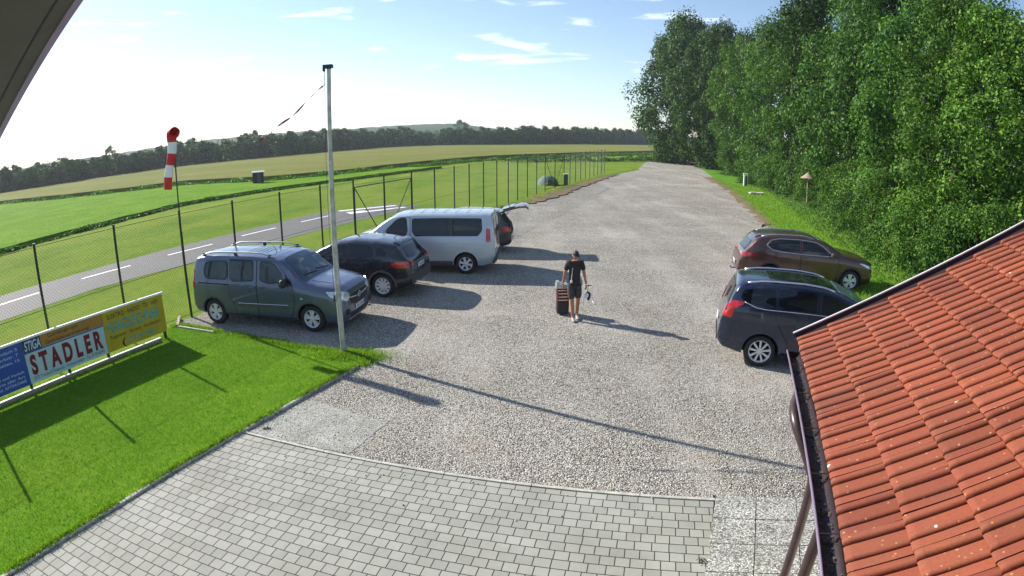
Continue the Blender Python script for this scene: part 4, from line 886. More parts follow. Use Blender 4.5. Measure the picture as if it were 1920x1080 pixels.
# blue board
for k, (s, fw_) in enumerate((('4963 St. Johann, Lindach 5', 1.5), ('Tel. + Fax nach, Parkstr. 7', 1.5), ('Bagger- und Erdarbeiten, 15', 1.5))):
    flat_text(pb, s, WL - .14 - fw_, ZT - .15 - .115 * k, .065, MT['txt_white'], fit=fw_, y=-.0145)
for k, (s, fw_) in enumerate((('BAUMASCHINEN und Verleih', 1.5), ('Kleintransporte aller Art', 1.35), ('Tel. 07724/2468', .75))):
    flat_text(pb, s, WL - .10 - fw_, ZB + .29 - .10 * k, .060, MT['txt_white'], fit=fw_, y=-.0145)

# ------------------------------------------------------------------ small things in the field
def hut(x, y, wd, dp, h, rz):
    g = empty('storage_hut', (x, y, 0), rz, 'small dark wooden hut at the edge of the grain field', 'hut')
    mb = MB(); mb.box((0, 0, h / 2 + .25), (wd, dp, h)); mb.build('wall', MT['hutwood'], g)
    mb = MB(); mb.box((0, 0, h + .30), (wd + .25, dp + .3, .07), M=Matrix.Rotation(R(4), 3, 'X')); mb.build('roof', MT['galv'], g)
    mb = MB(); mb.box((wd * .12, -dp / 2 - .012, h * .52 + .2), (wd * .42, .02, h * .8)); mb.build('door', MT['greyplastic'], g)
    for sx in (-1, 1):
        mb = MB(); mb.box((sx * wd * .4, 0, .14), (.12, dp * .9, .26)); mb.build('skid', MT['wood'], g)
hut(-28.7, 61.2, 1.25, 1.0, 1.25, R(22))
def bollard(x, y, h, wd, label, col, rz=0, cap=None):
    g = empty('bollard', (x, y, 0), rz, label, 'bollard'); mb = MB(); mb.box((0, 0, h / 2), (wd, wd * .8, h)); mb.build('post', MT[col], g)
    mb = MB(); mb.box((0, 0, h + .03), (wd * 1.15, wd * .95, .06)); mb.build('cap', MT['whitepaint'], g)
    mb = MB(); mb.box((wd * .12, -wd * .4 - .008, h * .45), (wd * .5, .015, h * .78)); mb.build('front_panel', MT[cap or 'greyplastic'], g)
bollard(24.59, 57.57, 1.35, .42, 'short white and dark utility post on the right verge', 'whitepaint', R(-15), 'ink')
bollard(4.85, 52.0, 1.05, .38, 'grey box-shaped post beside the fence gate near the tent', 'greyplastic', R(0))
g = empty('mushroom_lamp', (*pol(29.0, 51.0), 0), 0, 'pale wooden post with a small conical roof among the bushes', 'post lamp')
g.location = (23.06, 41.13, 0)
mb = MB(); mb.tube([(.08, 0, 0), (0, 0, 2.25)], .065, 8); mb.build('post', MT['wood'], g)
mb = MB(); mb.lathe([(0.0, 2.72), (.18, 2.55), (.62, 2.24), (.60, 2.20), (.10, 2.26), (0.0, 2.27)], 16); mb.build('roof', MT['wood'], g)
o = MB(); o.box((0, 0, .12), (1.35, .62, .13)); o.box((-.35, -.1, .21), (.5, .35, .05)); o = o.build('concrete_slab', MT['concrete']); o.location = (21.8, 48.3, .06); o.rotation_euler = (R(2), R(-3), R(-8))
tag(o, 'pale concrete slab lying in the verge grass by the white bollard', 'slab')
g = empty('dome_tent', (3.3, 53.0, 0), R(20), 'small grey-green tent standing just behind the distant fence gate', 'tent')
mb = MB(); prof = []; n = 10; vs = []; fs = []
for i in range(n + 1):
    u = i / n * math.pi; hx = 1.15 * math.cos(u); hz = 1.05 * math.sin(u) ** .8
    for j in range(7):
        v_ = -1 + 2 * j / 6; k_ = math.sqrt(max(0, 1 - (v_ * .92) ** 2)); vs.append((hx * (0.45 + .55 * k_), v_ * 1.1, max(0.0, hz * k_)))
for i in range(n):
    for j in range(6): fs.append((i * 7 + j, i * 7 + j + 1, (i + 1) * 7 + j + 1, (i + 1) * 7 + j))
mb.add(vs, fs); mb.build('canopy', MT['greentent'], g, angle=50); g.scale = (.8, .8, .85)
mb = MB(); mb.box((-.25, -1.12, .32), (.5, .1, .6)); mb.build('door_flap', MT['hutwood'], g)

# ------------------------------------------------------------------ neighbouring roof (right) and roof overhang above the camera
E_, P__ = Vector((.3679, .9299, 0)), Vector((.9299, -.3679, 0))
RC = Vector((2.862, 4.903, 0)); ZE = 2.6; PIT = R(30)
out = empty('outbuilding', (RC.x, RC.y, 0), math.atan2(P__.y, P__.x), 'low building with a red clay pantile roof at the right edge', 'building')
# local frame: +x = up-slope horizontally, -y... E_ is local +y
def RL(pp, ee, z): return Vector((pp, ee, z))
cs_, sn_ = math.cos(PIT), math.sin(PIT)
def roof_pt(s, e, h): return Vector((s * cs_ - h * sn_, e, ZE + s * sn_ + h * cs_))
TW, GA = 0.286, 0.340
def tprof(u):    # height across one tile, two rolls
    def roll(c, wv, hh):
        d = abs(u - c) / wv
        return hh * math.sqrt(max(0.0, 1 - d * d)) if d < 1 else 0.0
    return max(roll(.050, .036, .046), roll(.195, .030, .034), 0.0) + 0.006 * math.cos((u - .12) * 22)
us_old = [0, .0135, .0145, .018, .024, .032, .041, .050, .059, .068, .076, .082, .0855, .0865, .10, .13, .16, .1645, .166, .170, .177, .186, .195, .204, .213, .220, .2245, .2255, .24, .26, TW - .004, TW - .0005]
PRF = [(0, .004), (.012, .006), (.024, .013), (.031, .021), (.041, .0255), (.053, .025), (.063, .020), (.070, .010), (.0706, -.012), (.080, -.012), (.0815, .001), (.12, .006), (.152, .008), (.163, .012), (.171, .018), (.181, .021), (.191, .019), (.200, .013), (.2045, .006), (.205, -.010), (.213, -.010), (.2145, .001), (.25, .004), (TW - .0045, .005), (TW - .0035, -.012), (TW - .0005, -.012)]
us = [p[0] for p in PRF]; tprof = lambda u: float(np.interp(u, us, [p[1] for p in PRF]))
me = bpy.data.meshes.new('roof_tiles'); V = []; F = []; UVs = []
rnd = random.Random(2)
NE, NS = 30, 17
for r_ in range(NS):
    for c_ in range(NE):
        j1, j2, j3 = rnd.uniform(-.003, .003), rnd.uniform(-.004, .004), rnd.uniform(-.004, .004)
        b0 = len(V); s0 = r_ * GA + j1 - .02; s1 = s0 + GA + 0.03
        for (s, lift) in ((s0, .030 + j2), (s0 + .012, .036 + j2), (s0 + .05, .034 + j2), (s1, .004)):
            for u in us:
                e = -(c_ * TW) - u - j3; hh = tprof(u)
                if s == s0: hh *= .72
                V.append(roof_pt(s, e, lift + hh))
        n = len(us)
        for k in range(3):
            for i in range(n - 1): F.append((b0 + k * n + i, b0 + k * n + i + 1, b0 + (k + 1) * n + i + 1, b0 + (k + 1) * n + i)); UVs.append((r_, c_))
        b1 = len(V)
        for u in us: V.append(roof_pt(s0 + .006, -(c_ * TW) - u - j3, -.004))
        for i in range(n - 1): F.append((b1 + i, b1 + i + 1, b0 + i + 1, b0 + i)); UVs.append((r_, c_))
        for side in (0, n - 1):      # side wall of the tile end
            b2 = len(V); e = -(c_ * TW) - us[side] - j3
            V += [roof_pt(s0 + .006, e, -.004), roof_pt(s1, e, -.03)]
            F.append((b0 + side, b0 + 3 * n + side, b2 + 1, b2)); UVs.append((r_, c_))
me.from_pydata(V, [], F); uvl = me.uv_layers.new(name='UVMap')
arr = []
for p, uvx in zip(me.polygons, UVs):
    arr += [uvx[0] * 1.37 + .5, uvx[1] * 2.11 + .5] * p.loop_total
uvl.data.foreach_set('uv', arr)
bm = bmesh.new(); bm.from_mesh(me); bmesh.ops.recalc_face_normals(bm, faces=bm.faces); bm.to_mesh(me); bm.free()
me.polygons.foreach_set('use_smooth', [True] * len(me.polygons)); me.set_sharp_from_angle(angle=R(48))
link('roof_tiles', me, out, MT['tiles'])
SL = NS * GA; EL = NE * TW
mb = MB()   # roof deck under the tiles
q = [roof_pt(0.02, 0.0, -.01), roof_pt(SL, 0, -.01), roof_pt(SL, -EL, -.01), roof_pt(0.02, -EL, -.01)]; q2 = [v - Vector((0, 0, .14)) for v in q]
mb.add(q + q2, [(0, 3, 2, 1), (4, 5, 6, 7), (0, 1, 5, 4), (1, 2, 6, 5), (2, 3, 7, 6), (3, 0, 4, 7)]); mb.build('roof_deck', MT['darkbrown'], out)
# verge flashing: dark sheet tray and outer lip, its bright glint put into the colour
def bar(mb, s0, s1, e0, e1, h0, h1):
    vs = [roof_pt(s, e, h) for s in (s0, s1) for e in (e0, e1) for h in (h0, h1)]
    mb.add(vs, [(0, 1, 3, 2), (4, 6, 7, 5), (0, 4, 5, 1), (2, 3, 7, 6), (0, 2, 6, 4), (1, 5, 7, 3)])
mb = MB(); bar(mb, -.03, SL, 0.012, .104, -.10, .022); mb.build('verge_board', MT['darkbrown'], out)
mb = MB(); bar(mb, -.03, SL, .106, .119, -.16, .066); mb.build('verge_upstand', MT['darkbrown'], out)
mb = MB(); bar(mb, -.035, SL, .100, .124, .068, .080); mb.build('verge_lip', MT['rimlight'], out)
mb = MB(); bar(mb, -.015, .028, -EL, 0.005, -.035, -.012); mb.build('drip_edge', MT['drip'], out)
mb = MB(); mb.box((.02, -EL / 2 , ZE - .13), (.03, EL, .20)); mb.build('fascia', MT['darkbrown'], out)
# gutter, half round, open on top, with end cap
gr = 0.066; gx, gz = -.070, ZE - .055; g0, g1 = -.16, -EL
mb = MB(); vs = []; fs = []; m_ = 12
for e in (g0, g1):
    for i in range(m_ + 1): a = math.pi + math.pi * i / m_; vs.append((gx + gr * math.cos(a), e, gz + gr * math.sin(a)))
    for i in range(m_ + 1): a = math.pi + math.pi * i / m_; vs.append((gx + (gr - .003) * math.cos(a), e, gz + (gr - .003) * math.sin(a)))
k = m_ + 1
for i in range(m_): fs += [(i, i + 1, 2 * k + i + 1, 2 * k + i), (k + i, 3 * k + i, 3 * k + i + 1, k + i + 1)]
fs.append(tuple(range(k)))
mb.add(vs, fs); gut = mb.build('gutter', MT['darkbrown'], out, angle=40)
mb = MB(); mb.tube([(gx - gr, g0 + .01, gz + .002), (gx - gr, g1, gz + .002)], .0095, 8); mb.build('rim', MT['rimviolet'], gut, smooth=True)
rng = np.random.default_rng(9)
for i in range(9):
    e = -.55 - i * .62
    mb = MB(); mb.tube([(gx - gr - .004, e, gz + .004), (gx - gr - .006, e, gz - .02), (gx, e, gz - gr - .006), (gx + gr, e, gz)], .006, 5); mb.tube([(gx - gr - .002, e, gz + .008), (gx + gr, e, gz + .02)], .004, 5); mb.build('bracket', MT['lightbrown'], gut)
# silt and leaves in the gutter
n = 1500; ee = rng.uniform(-EL, -.2, n); xx = gx + rng.normal(0, .022, n); zz = gz - gr + .016 + np.abs(xx - gx) * .5
gl = link('leaf_litter', leaf_mesh('leaf_litter', np.stack([xx, ee, zz], 1), rng.normal(size=(n, 3)) * .3 + np.array([0, 0, 1]), .022, rng), out, MT['bark']); gl['kind'] = 'stuff'
# far downpipe bend bulging out below the gutter, near downpipe
mb = MB(); mb.tube(catmull([(gx, -.93, gz - .05), (gx - .015, -.97, gz - .10), (gx - .040, -1.05, gz - .15), (gx - .045, -1.2, gz - .19), (gx + .0, -1.32, gz - .28), (gx + .15, -1.42, gz - .55), (gx + .2, -1.42, gz - .8), (gx + .2, -1.42, 0.1)], 5), .043, 12)
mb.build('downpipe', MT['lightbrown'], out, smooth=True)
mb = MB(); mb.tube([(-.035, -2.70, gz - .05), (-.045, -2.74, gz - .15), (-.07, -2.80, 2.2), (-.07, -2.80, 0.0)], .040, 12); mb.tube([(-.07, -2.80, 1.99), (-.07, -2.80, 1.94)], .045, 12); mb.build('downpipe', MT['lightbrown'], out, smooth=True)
mb = MB(); mb.tube([(.09, -2.95, gz), (.09, -2.95, 0)], .022, 8); mb.build('conduit', MT['darkred'], out, smooth=True)
mb = MB(); mb.box((SL * cs_ / 2 + .78, -EL / 2 - .2, ZE / 2 - .05), (SL * cs_ - .1, EL - .7, ZE - .1)); mb.build('wall', MT['render'], out)
q = [(0.4, -.5, ZE - .1), (SL * cs_ - .1, -.5, ZE - .1), (SL * cs_ - .1, -.5, ZE + SL * sn_ - .35), (0.4, -.5, ZE + .1)]
mb = MB(); mb.add(q + [(x, y - .2, z) for x, y, z in q], [(0, 1, 2, 3), (7, 6, 5, 4), (0, 4, 5, 1), (1, 5, 6, 2), (2, 6, 7, 3), (3, 7, 4, 0)]); mb.build('gable', MT['render'], out)

# roof overhang of the building that carries the camera: sloping verge, descending to the left
def pt(az, el, d): return Vector((d * math.sin(R(az)), d * math.cos(R(az)), CAM_H + d * math.tan(R(el))))
A_ = pt(-41.97, 14.94, 2.0); B_ = pt(-50.25, 3.17, 2.0 * 1.45)
dn = (B_ - A_).normalized(); A0 = A_ - dn * 3.2; B0 = B_ + dn * 0.9
ov = empty('roof_overhang', A0, label='dark grey sloping roof overhang filling the upper left corner', cat='roof overhang')
Eb = -E_; up = dn.cross(Eb).normalized(); up = up if up.z > 0 else -up
def slab(mb, a, b, c, h0, h1):
    vs = []
    for h in (h0, h1):
        for p in (a, b, b + c, a + c): vs.append(p - A0 + up * h)
    mb.add(vs, [(0, 1, 2, 3), (7, 6, 5, 4), (0, 4, 5, 1), (1, 5, 6, 2), (2, 6, 7, 3), (3, 7, 4, 0)])
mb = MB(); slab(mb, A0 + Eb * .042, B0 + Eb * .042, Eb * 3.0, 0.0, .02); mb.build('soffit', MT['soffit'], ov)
for k in range(14):
    mb = MB(); slab(mb, A0 + Eb * (.1 + k * .21), B0 + Eb * (.1 + k * .21), Eb * .008, -.0015, -.0005)
    mb.build('board_joint', MT['ink'], ov)
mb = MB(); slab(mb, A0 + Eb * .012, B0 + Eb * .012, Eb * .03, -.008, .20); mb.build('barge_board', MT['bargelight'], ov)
mb = MB(); slab(mb, A0, B0, Eb * 3.0, .21, .26); mb.build('roof_tiles', MT['tiles'], ov)
# ------------------------------------------------------------------ vehicles
def wheel(car, x, y, side, r, wdt, rimr, kind, rim_mat):
    """side: +1 outer face towards +Y"""
    c = (x, y, r); w2 = wdt / 2
    mb = MB(); mb.lathe([(rimr * .98, -w2 * .6), (rimr * .98, w2 * .9), (rimr * 1.02, w2 * 1.0), (r * .86, w2 * 1.04), (r * .95, w2 * .92), (r, w2 * .68), (r, -w2 * .68), (r * .95, -w2 * .92), (r * .8, -w2), (rimr, -w2)], 40, 'Y', (0, 0, 0))
    wh = mb.build('wheel', MT['tyre'], car, angle=35); wh.location = c; wh.scale = (1, side, 1)
    mb = MB(); mb.lathe([(0.0, w2 * .15), (rimr * .97, w2 * .15), (rimr * .97, w2 * .0)], 24, 'Y'); mb.build('brake_disc', MT['well'], wh)
    mb = MB(); mb.lathe([(rimr * .90, w2 * .60), (rimr * .93, w2 * .94), (rimr * .985, w2 * 1.03), (rimr * 1.01, w2 * .96), (rimr * .99, w2 * .5), (rimr * .90, w2 * .4)], 40, 'Y')
    mb.lathe([(0, w2 * .98), (rimr * .12, w2 * .97), (rimr * .21, w2 * .84), (rimr * .24, w2 * .5)], 20, 'Y')
    ns, sw, spread = kind
    for i in range(ns):
        a = 2 * math.pi * (i + .25) / ns
        for dd in ((0,) if not spread else (-spread, spread)):
            aa = a + dd; ca, sa = math.cos(aa), math.sin(aa)
            def P3(rad, tang, h): return (rad * ca - tang * sa, h, rad * sa + tang * ca)
            r0, r1 = rimr * .15, rimr * .93; t0, t1 = sw * rimr * .75, sw * rimr * 1.15
            h0, h1 = w2 * .90, w2 * .84
            vs = [P3(r0, -t0, h0), P3(r0, t0, h0), P3(r1, t1, h1), P3(r1, -t1, h1), P3(r0, -t0, h0 - .035), P3(r0, t0, h0 - .035), P3(r1, t1, h1 - .05), P3(r1, -t1, h1 - .05)]
            mb.add(vs, [(0, 1, 2, 3), (7, 6, 5, 4), (0, 4, 5, 1), (1, 5, 6, 2), (2, 6, 7, 3), (3, 7, 4, 0)])
    mb.build('rim', rim_mat, wh, angle=35)
    return wh
def ip(pts):
    xs_ = [p[0] for p in pts]; ys_ = [p[1] for p in pts]
    return lambda s: float(np.interp(s, xs_, ys_))
class Car:
    def __init__(s, spec):
        s.sp = spec; L, W = spec['L'], spec['W']; s.xf = spec['wb'] / 2 + spec['foh']
        top = ip(spec['top']); belt = ip(spec['belt']); bot = ip(spec['bot']); plan = ip(spec['plan']); tum = spec.get('tum', .2)
        ss = sorted(set([round(v, 4) for p in (spec['top'], spec['plan'], spec['bot']) for v, _ in p] + [i * .07 for i in range(int(L / .07) + 1)] + [L]))
        st = [ss[0]]
        for v in ss[1:]:
            if v - st[-1] > .006: st.append(v)
        rows = []
        for u in st:
            w_ = W / 2 * plan(u); zt = top(u); zb_ = bot(u); zl = min(belt(u), zt - .03); h = zt - zl
            wr = w_ * (.945 - tum * h); crown = spec.get('crown', .03) * min(1, h / .3 + .4)
            sec = [(0, zb_), (w_ * .80, zb_), (w_ * .93, zb_ + .03), (w_ * .985, zb_ + .12), (w_ * .998, zb_ + (zl - zb_) * .38), (w_, zb_ + (zl - zb_) * .60), (w_ * .992, zb_ + (zl - zb_) * .82),
                   (w_ * .972, zl - .02), (w_ * .950, zl + h * .03)]
            e = spec.get('edge', .10); hr = min(e, h * .55)
            for f in (.3, .65): sec.append((w_ * (.950) + (wr - w_ * .950) * f, zl + (h - hr) * f))
            sec += [(wr, zt - hr), (wr - .018, zt - hr * .55), (wr - .06, zt - hr * .18), (wr * .86, zt - .004), (wr * .5, zt + crown * .75), (0, zt + crown)]
            rows.append((u, sec))
        V = []; F = []; nsec = len(rows[0][1])
        for sg_ in (1, -1):
            b = len(V)
            for u, sec in rows:
                for (y, z) in sec: V.append((s.xf - u, sg_ * y, z))
            for i in range(len(rows) - 1):
                for j in range(nsec - 1):
                    q = (b + i * nsec + j, b + (i + 1) * nsec + j, b + (i + 1) * nsec + j + 1, b + i * nsec + j + 1)
                    F.append(q if sg_ > 0 else q[::-1])
            for i in (0, len(rows) - 1):
                q = tuple(b + i * nsec + j for j in range(nsec)); F.append(q)
        bm = bmesh.new(); vv = [bm.verts.new(v) for v in V]
        for f in F:
            try: bm.faces.new([vv[i] for i in f])
            except ValueError: pass
        bmesh.ops.remove_doubles(bm, verts=bm.verts, dist=.0008)
        # the two end caps share the centre line; drop zero-area faces
        bmesh.ops.dissolve_degenerate(bm, edges=bm.edges, dist=.0005)
        bmesh.ops.recalc_face_normals(bm, faces=bm.faces)
        # light smoothing rounds the stations without losing the outline
        for _ in range(spec.get('smooth', 2)): bmesh.ops.smooth_vert(bm, verts=bm.verts, factor=.35, use_axis_x=True, use_axis_y=False, use_axis_z=True)
        s.bvh = BVHTree.FromBMesh(bm)
        s.hull = bpy.data.meshes.new('body'); bm.to_mesh(s.hull); bm.free()
        s.root = empty(spec.get('name', 'parked_car'), label=spec['label'], cat=spec.get('cat', 'car'), group=None)
        s.paint = spec['paint']
        s.body = link('body', s.hull, s.root, [s.paint, MT['well']])
        # wheel arches
        wr_ = spec['wr'] + spec.get('gap', .055); cut = MB(); cut.m = 1
        for ax in (spec['wb'] / 2, -spec['wb'] / 2):
            for sg_ in (1, -1):
                y0, y1 = sg_ * (W / 2 - .34), sg_ * (W / 2 + .2); n = 40; zc = spec['wr'] + .01
                vs = []
                for y in (y0, y1):
                    for i in range(n): a = 2 * math.pi * i / n; vs.append((ax + wr_ * math.cos(a), y, zc + wr_ * math.sin(a)))
                cut.add(vs, [(i, (i + 1) % n, n + (i + 1) % n, n + i) for i in range(n)] + [tuple(range(n)), tuple(range(2 * n - 1, n - 1, -1))])
        co = cut.build('cut', [s.paint, MT['well']])
        md = s.body.modifiers.new('b', 'BOOLEAN'); md.operation = 'DIFFERENCE'; md.solver = 'EXACT'; md.object = co
        dg = bpy.context.evaluated_depsgraph_get(); me = bpy.data.meshes.new_from_object(s.body.evaluated_get(dg)); s.body.modifiers.clear(); s.body.data = me
        bpy.data.objects.remove(co, do_unlink=True)
        me.polygons.foreach_set('use_smooth', [True] * len(me.polygons)); me.set_sharp_from_angle(angle=R(spec.get('sharp', 32)))
        tk = spec.get('tyre_w', .215); yo = W / 2 - spec.get('inset', .045) - tk / 2
        for ax in (spec['wb'] / 2, -spec['wb'] / 2):
            for sg_ in (1, -1): wheel(s.root, ax, sg_ * yo, sg_, spec['wr'], tk, spec['rimr'], spec['rim'], spec.get('rim_mat', MT['alloy']))
    # -- projection of 2-D points on the hull
    def hit(s, axis, a, b, side=1):
        if axis == 'Y': o, d = Vector((s.xf - a, side * 3, b)), Vector((0, -side, 0))
        elif axis == 'Z': o, d = Vector((s.xf - a, b, 4)), Vector((0, 0, -1))
        elif axis == 'F': o, d = Vector((s.xf + 2, a, b)), Vector((-1, 0, 0))
        else: o, d = Vector((s.xf - s.sp['L'] - 2, a, b)), Vector((1, 0, 0))
        loc, nr, i, dist = s.bvh.ray_cast(o, d)
        if loc is None: return None, None
        return loc, (nr if nr.dot(d) < 0 else -nr)
    def patch(s, name, poly, axis, side, off, mat, parent=None, rounding=0.0, thick=.006, rings=5, label=None):
        pts = [Vector(p) for p in poly]
        if rounding > 0:
            out_ = []
            for i, p in enumerate(pts):
                a = pts[i - 1]; b = pts[(i + 1) % len(pts)]; da = (a - p); db = (b - p)
                ra = min(rounding, da.length * .45); rb = min(rounding, db.length * .45); pa = p + da.normalized() * ra; pb = p + db.normalized() * rb
                for k in range(5): t = k / 4; out_.append((1 - t) ** 2 * pa + 2 * t * (1 - t) * p + t * t * pb)
            pts = out_
        res = []
        for i, p in enumerate(pts):
            b = pts[(i + 1) % len(pts)]; k = max(1, int((b - p).length / .06))
            for j in range(k): res.append(p.lerp(b, j / k))
        cen = sum(res, Vector((0, 0))) / len(res); n = len(res); vs = []; ok = True
        for k in range(rings + 1):
            f = 1 - k / (rings + .35)
            for p in res:
                q = cen.lerp(p, f); loc, nr = s.hit(axis, q.x, q.y, side)
                if loc is None: loc = Vector(vs[-1]) if vs else Vector((0, 0, 0)); nr = Vector((0, 0, 0))
                vs.append(loc + nr * off)
        loc, nr = s.hit(axis, cen.x, cen.y, side); vs.append((loc + nr * off) if loc is not None else Vector(vs[-1])); ci = len(vs) - 1
        fs = []
        for k in range(rings):
            for i in range(n): i2 = (i + 1) % n; fs.append((k * n + i, k * n + i2, (k + 1) * n + i2, (k + 1) * n + i))
        for i in range(n): fs.append((rings * n + i, rings * n + (i + 1) % n, ci))
        # rim going back into the body
        b0 = len(vs)
        for p in res:
            loc, nr = s.hit(axis, p.x, p.y, side)
            if loc is None: loc, nr = Vector(vs[len(vs) - b0]), Vector((0, 0, 0))
            vs.append(loc - nr * thick)
        for i in range(n): fs.append((b0 + i, b0 + (i + 1) % n, (i + 1) % n, i))
        mb = MB(); mb.add(vs, fs); o = mb.build(name, mat, parent or s.root, angle=35)
        if label: o['label'] = label
        return o
    def line(s, name, pts, axis, side, r, mat, parent=None, off=0.0, n=6, flat=1.0):
        res = []
        for i in range(len(pts) - 1):
            a, b = Vector(pts[i]), Vector(pts[i + 1]); k = max(1, int((b - a).length / .08))
            for j in range(k): res.append(a.lerp(b, j / k))
        res.append(Vector(pts[-1])); P3 = []
        for p in res:
            loc, nr = s.hit(axis, p.x, p.y, side)
            if loc is not None: P3.append(loc + nr * off)
        mb = MB(); mb.tube(P3, r, n); return mb.build(name, mat, parent or s.root, smooth=True)
    def arch_trim(s, mat, wdt=.055, a0=-12, a1=192, off=.010):
        sp = s.sp; r0 = sp['wr'] + sp.get('gap', .055) - .004; zc = sp['wr'] + .01
        for ax in (sp['foh'], sp['foh'] + sp['wb']):
            for side in (1, -1):
                vs = []; n = 36; 
                for i in range(n + 1):
                    a = R(a0 + (a1 - a0) * i / n)
                    for rr, oo in ((r0, -.03), (r0, off), (r0 + wdt * .8, off), (r0 + wdt, -.004)):
                        q = (ax - rr * math.cos(a), zc + rr * math.sin(a)); loc, nr = s.hit('Y', q[0], max(q[1], .24), side)
                        if loc is None: loc = Vector((s.xf - q[0], side * sp['W'] / 2, q[1]))
                        vs.append((s.xf - q[0], loc.y + side * oo, q[1]))
                fs = [(i * 4 + j, i * 4 + j + 1, (i + 1) * 4 + j + 1, (i + 1) * 4 + j) for i in range(n) for j in range(3)]
                mb = MB(); mb.add(vs, fs); mb.build('arch_trim', mat, s.root, angle=40)
    def door(s, poly, side, win=None, handle=None, mat=None, rounding=.05, wround=.06, glass=None, frame=None):
        d = s.patch('door', poly, 'Y', side, .0035, mat or s.paint, rounding=rounding, thick=.012, rings=7)
        cx = sum(p[0] for p in poly) / len(poly); cz = sum(p[1] for p in poly) / len(poly)
        g = .012; big = [(p[0] + (g if p[0] > cx else -g), p[1] + (g if p[1] > cz else -g)) for p in poly]
        s.patch('door_gap', big, 'Y', side, .0012, MT['well'], parent=d, rounding=rounding, rings=7)
        if win:
            if frame is not None:
                wx = sum(p[0] for p in win) / len(win); wz = sum(p[1] for p in win) / len(win)
                fr = [(wx + (p[0] - wx) * 1.05, wz + (p[1] - wz) * 1.13) for p in win]; s.patch('window_frame', fr, 'Y', side, .006, frame, parent=d, rounding=wround)
            s.patch('window', win, 'Y', side, .009, glass or MT['glass'], parent=d, rounding=wround)
        if handle:
            loc, nr = s.hit('Y', handle[0], handle[1], side)
            mb = MB(); mb.tube([loc + Vector((.085, side * .006, 0)), loc + Vector((.06, side * .032, .004)), loc + Vector((-.06, side * .032, .004)), loc + Vector((-.085, side * .006, 0))], .013, 6)
            mb.build('handle', s.sp.get('handle_mat', s.paint), d, smooth=True)
        return d
    def mirror(s, u, z, side, mat, sz=(.11, .15, .13)):
        loc, nr = s.hit('Y', u, z, side)
        mb = MB(); c = loc + Vector((.02, side * (.04 + sz[1] / 2), .03)); n = 10; prof = [(0, -.5), (.62, -.5), (.95, -.25), (1, 0), (.9, .3), (.5, .5), (0, .5)]
        vs = []; fs = []
        for (r_, h) in prof:
            for j in range(n):
                a = 2 * math.pi * j / n; ex = .6
                cy = math.copysign(abs(math.cos(a)) ** ex, math.cos(a)); cz_ = math.copysign(abs(math.sin(a)) ** ex, math.sin(a))
                vs.append(c + Vector((h * sz[0] * 1.3, cy * r_ * sz[1] * .62, cz_ * r_ * sz[2] * .62)))
        for i in range(len(prof) - 1):
            for j in range(n): fs.append((i * n + j, i * n + (j + 1) % n, (i + 1) * n + (j + 1) % n, (i + 1) * n + j))
        mb.add(vs, fs); mb.tube([loc - nr * .02 + Vector((0, 0, -.02)), c + Vector((0, -side * .03, -.02))], .022, 6)
        o = mb.build('wing_mirror', mat, s.root, angle=50)
        mb = MB(); mb.box(c + Vector((-sz[0] * .66, 0, 0)), (.006, sz[1] * .9, sz[2] * .8)); mb.build('mirror_glass', MT['chrome'], o)
    def rail(s, u0, u1, yf, mat, h=.06, r=.016, name='roof_rail'):
        for side in (1, -1):
            P3 = []; n = 14
            for i in range(n + 1):
                f = i / n; u = u0 + (u1 - u0) * f; loc, nr = s.hit('Z', u, side * yf(u) if callable(yf) else side * yf)
                P3.append(loc + Vector((0, 0, h * min(1, 7 * f, 7 * (1 - f)))))
            mb = MB(); mb.tube(P3, r, 8, flat=1.0); o = mb.build(name, mat, s.root, smooth=True)
            if h > .03:
                for f in (.05, .5, .95):
                    u = u0 + (u1 - u0) * f; loc, nr = s.hit('Z', u, side * (yf(u) if callable(yf) else yf)); mb = MB(); mb.box(loc + Vector((0, 0, h * .4)), (.09, .03, h * .8)); mb.build('rail_foot', MT['blackplastic'], o)
    def plate(s, end, z, text, mat=None, w_=.50, y=0.0, off=.02):
        loc, nr = s.hit('F' if end > 0 else 'B', y, z)
        g = MB(); g.box((0, 0, 0), (.012, w_, .11)); o = g.build('number_plate', MT['plate'], s.root); o.location = loc + Vector((end * off, 0, 0))
        o.rotation_euler = (0, -end * math.asin(max(-.5, min(.5, nr.z))) * .6, 0)
        b = MB(); b.box((end * .0065, -end * (-w_ / 2 + .02) , 0), (.002, .035, .10)); b.build('plate_band', MT['sign_blue'], o)
        if text:
            t = flat_text(o, text, -w_ / 2 + .06, -.036, .072, MT['ink'], fit=w_ - .1, y=-.008, name='plate_lettering', bold=.015)
            t.rotation_euler = (0, 0, R(90) if end > 0 else R(-90)); t.location = (0, 0, 0)
    def place(s, wx, wy, az, ref):
        """put the contact of wheel ref=(axle, side) at (wx, wy), heading az clockwise from +Y"""
        th = R(90 - az); ax = s.sp['wb'] / 2 * ref[0]; ay = ref[1] * (s.sp['W'] / 2 - .06)
        c, n = math.cos(th), math.sin(th)
        s.root.location = (wx - (ax * c - ay * n), wy - (ax * n + ay * c), 0.004); s.root.rotation_euler = (0, 0, th)

GREY = glossy_paint('grey_car_paint', (0.085, 0.105, 0.165), metal=.55, rough=.26, dust=.03)
BLACK = glossy_paint('black_car_paint', (0.010, 0.010, 0.016), metal=.3, rough=.18, dust=.02)
SILVER = glossy_paint('silver_blue_van_paint', (0.42, 0.48, 0.53), metal=.5, rough=.34, dust=.06)
BROWN = glossy_paint('brown_car_paint', (0.080, 0.033, 0.024), metal=.55, rough=.24, dust=.05)
NAVY = glossy_paint('dark_navy_car_paint', (0.011, 0.017, 0.050), metal=.5, rough=.18, dust=.02)
DARK = glossy_paint('anthracite_car_paint', (0.03, 0.03, 0.035), metal=.4, rough=.3, dust=.1)

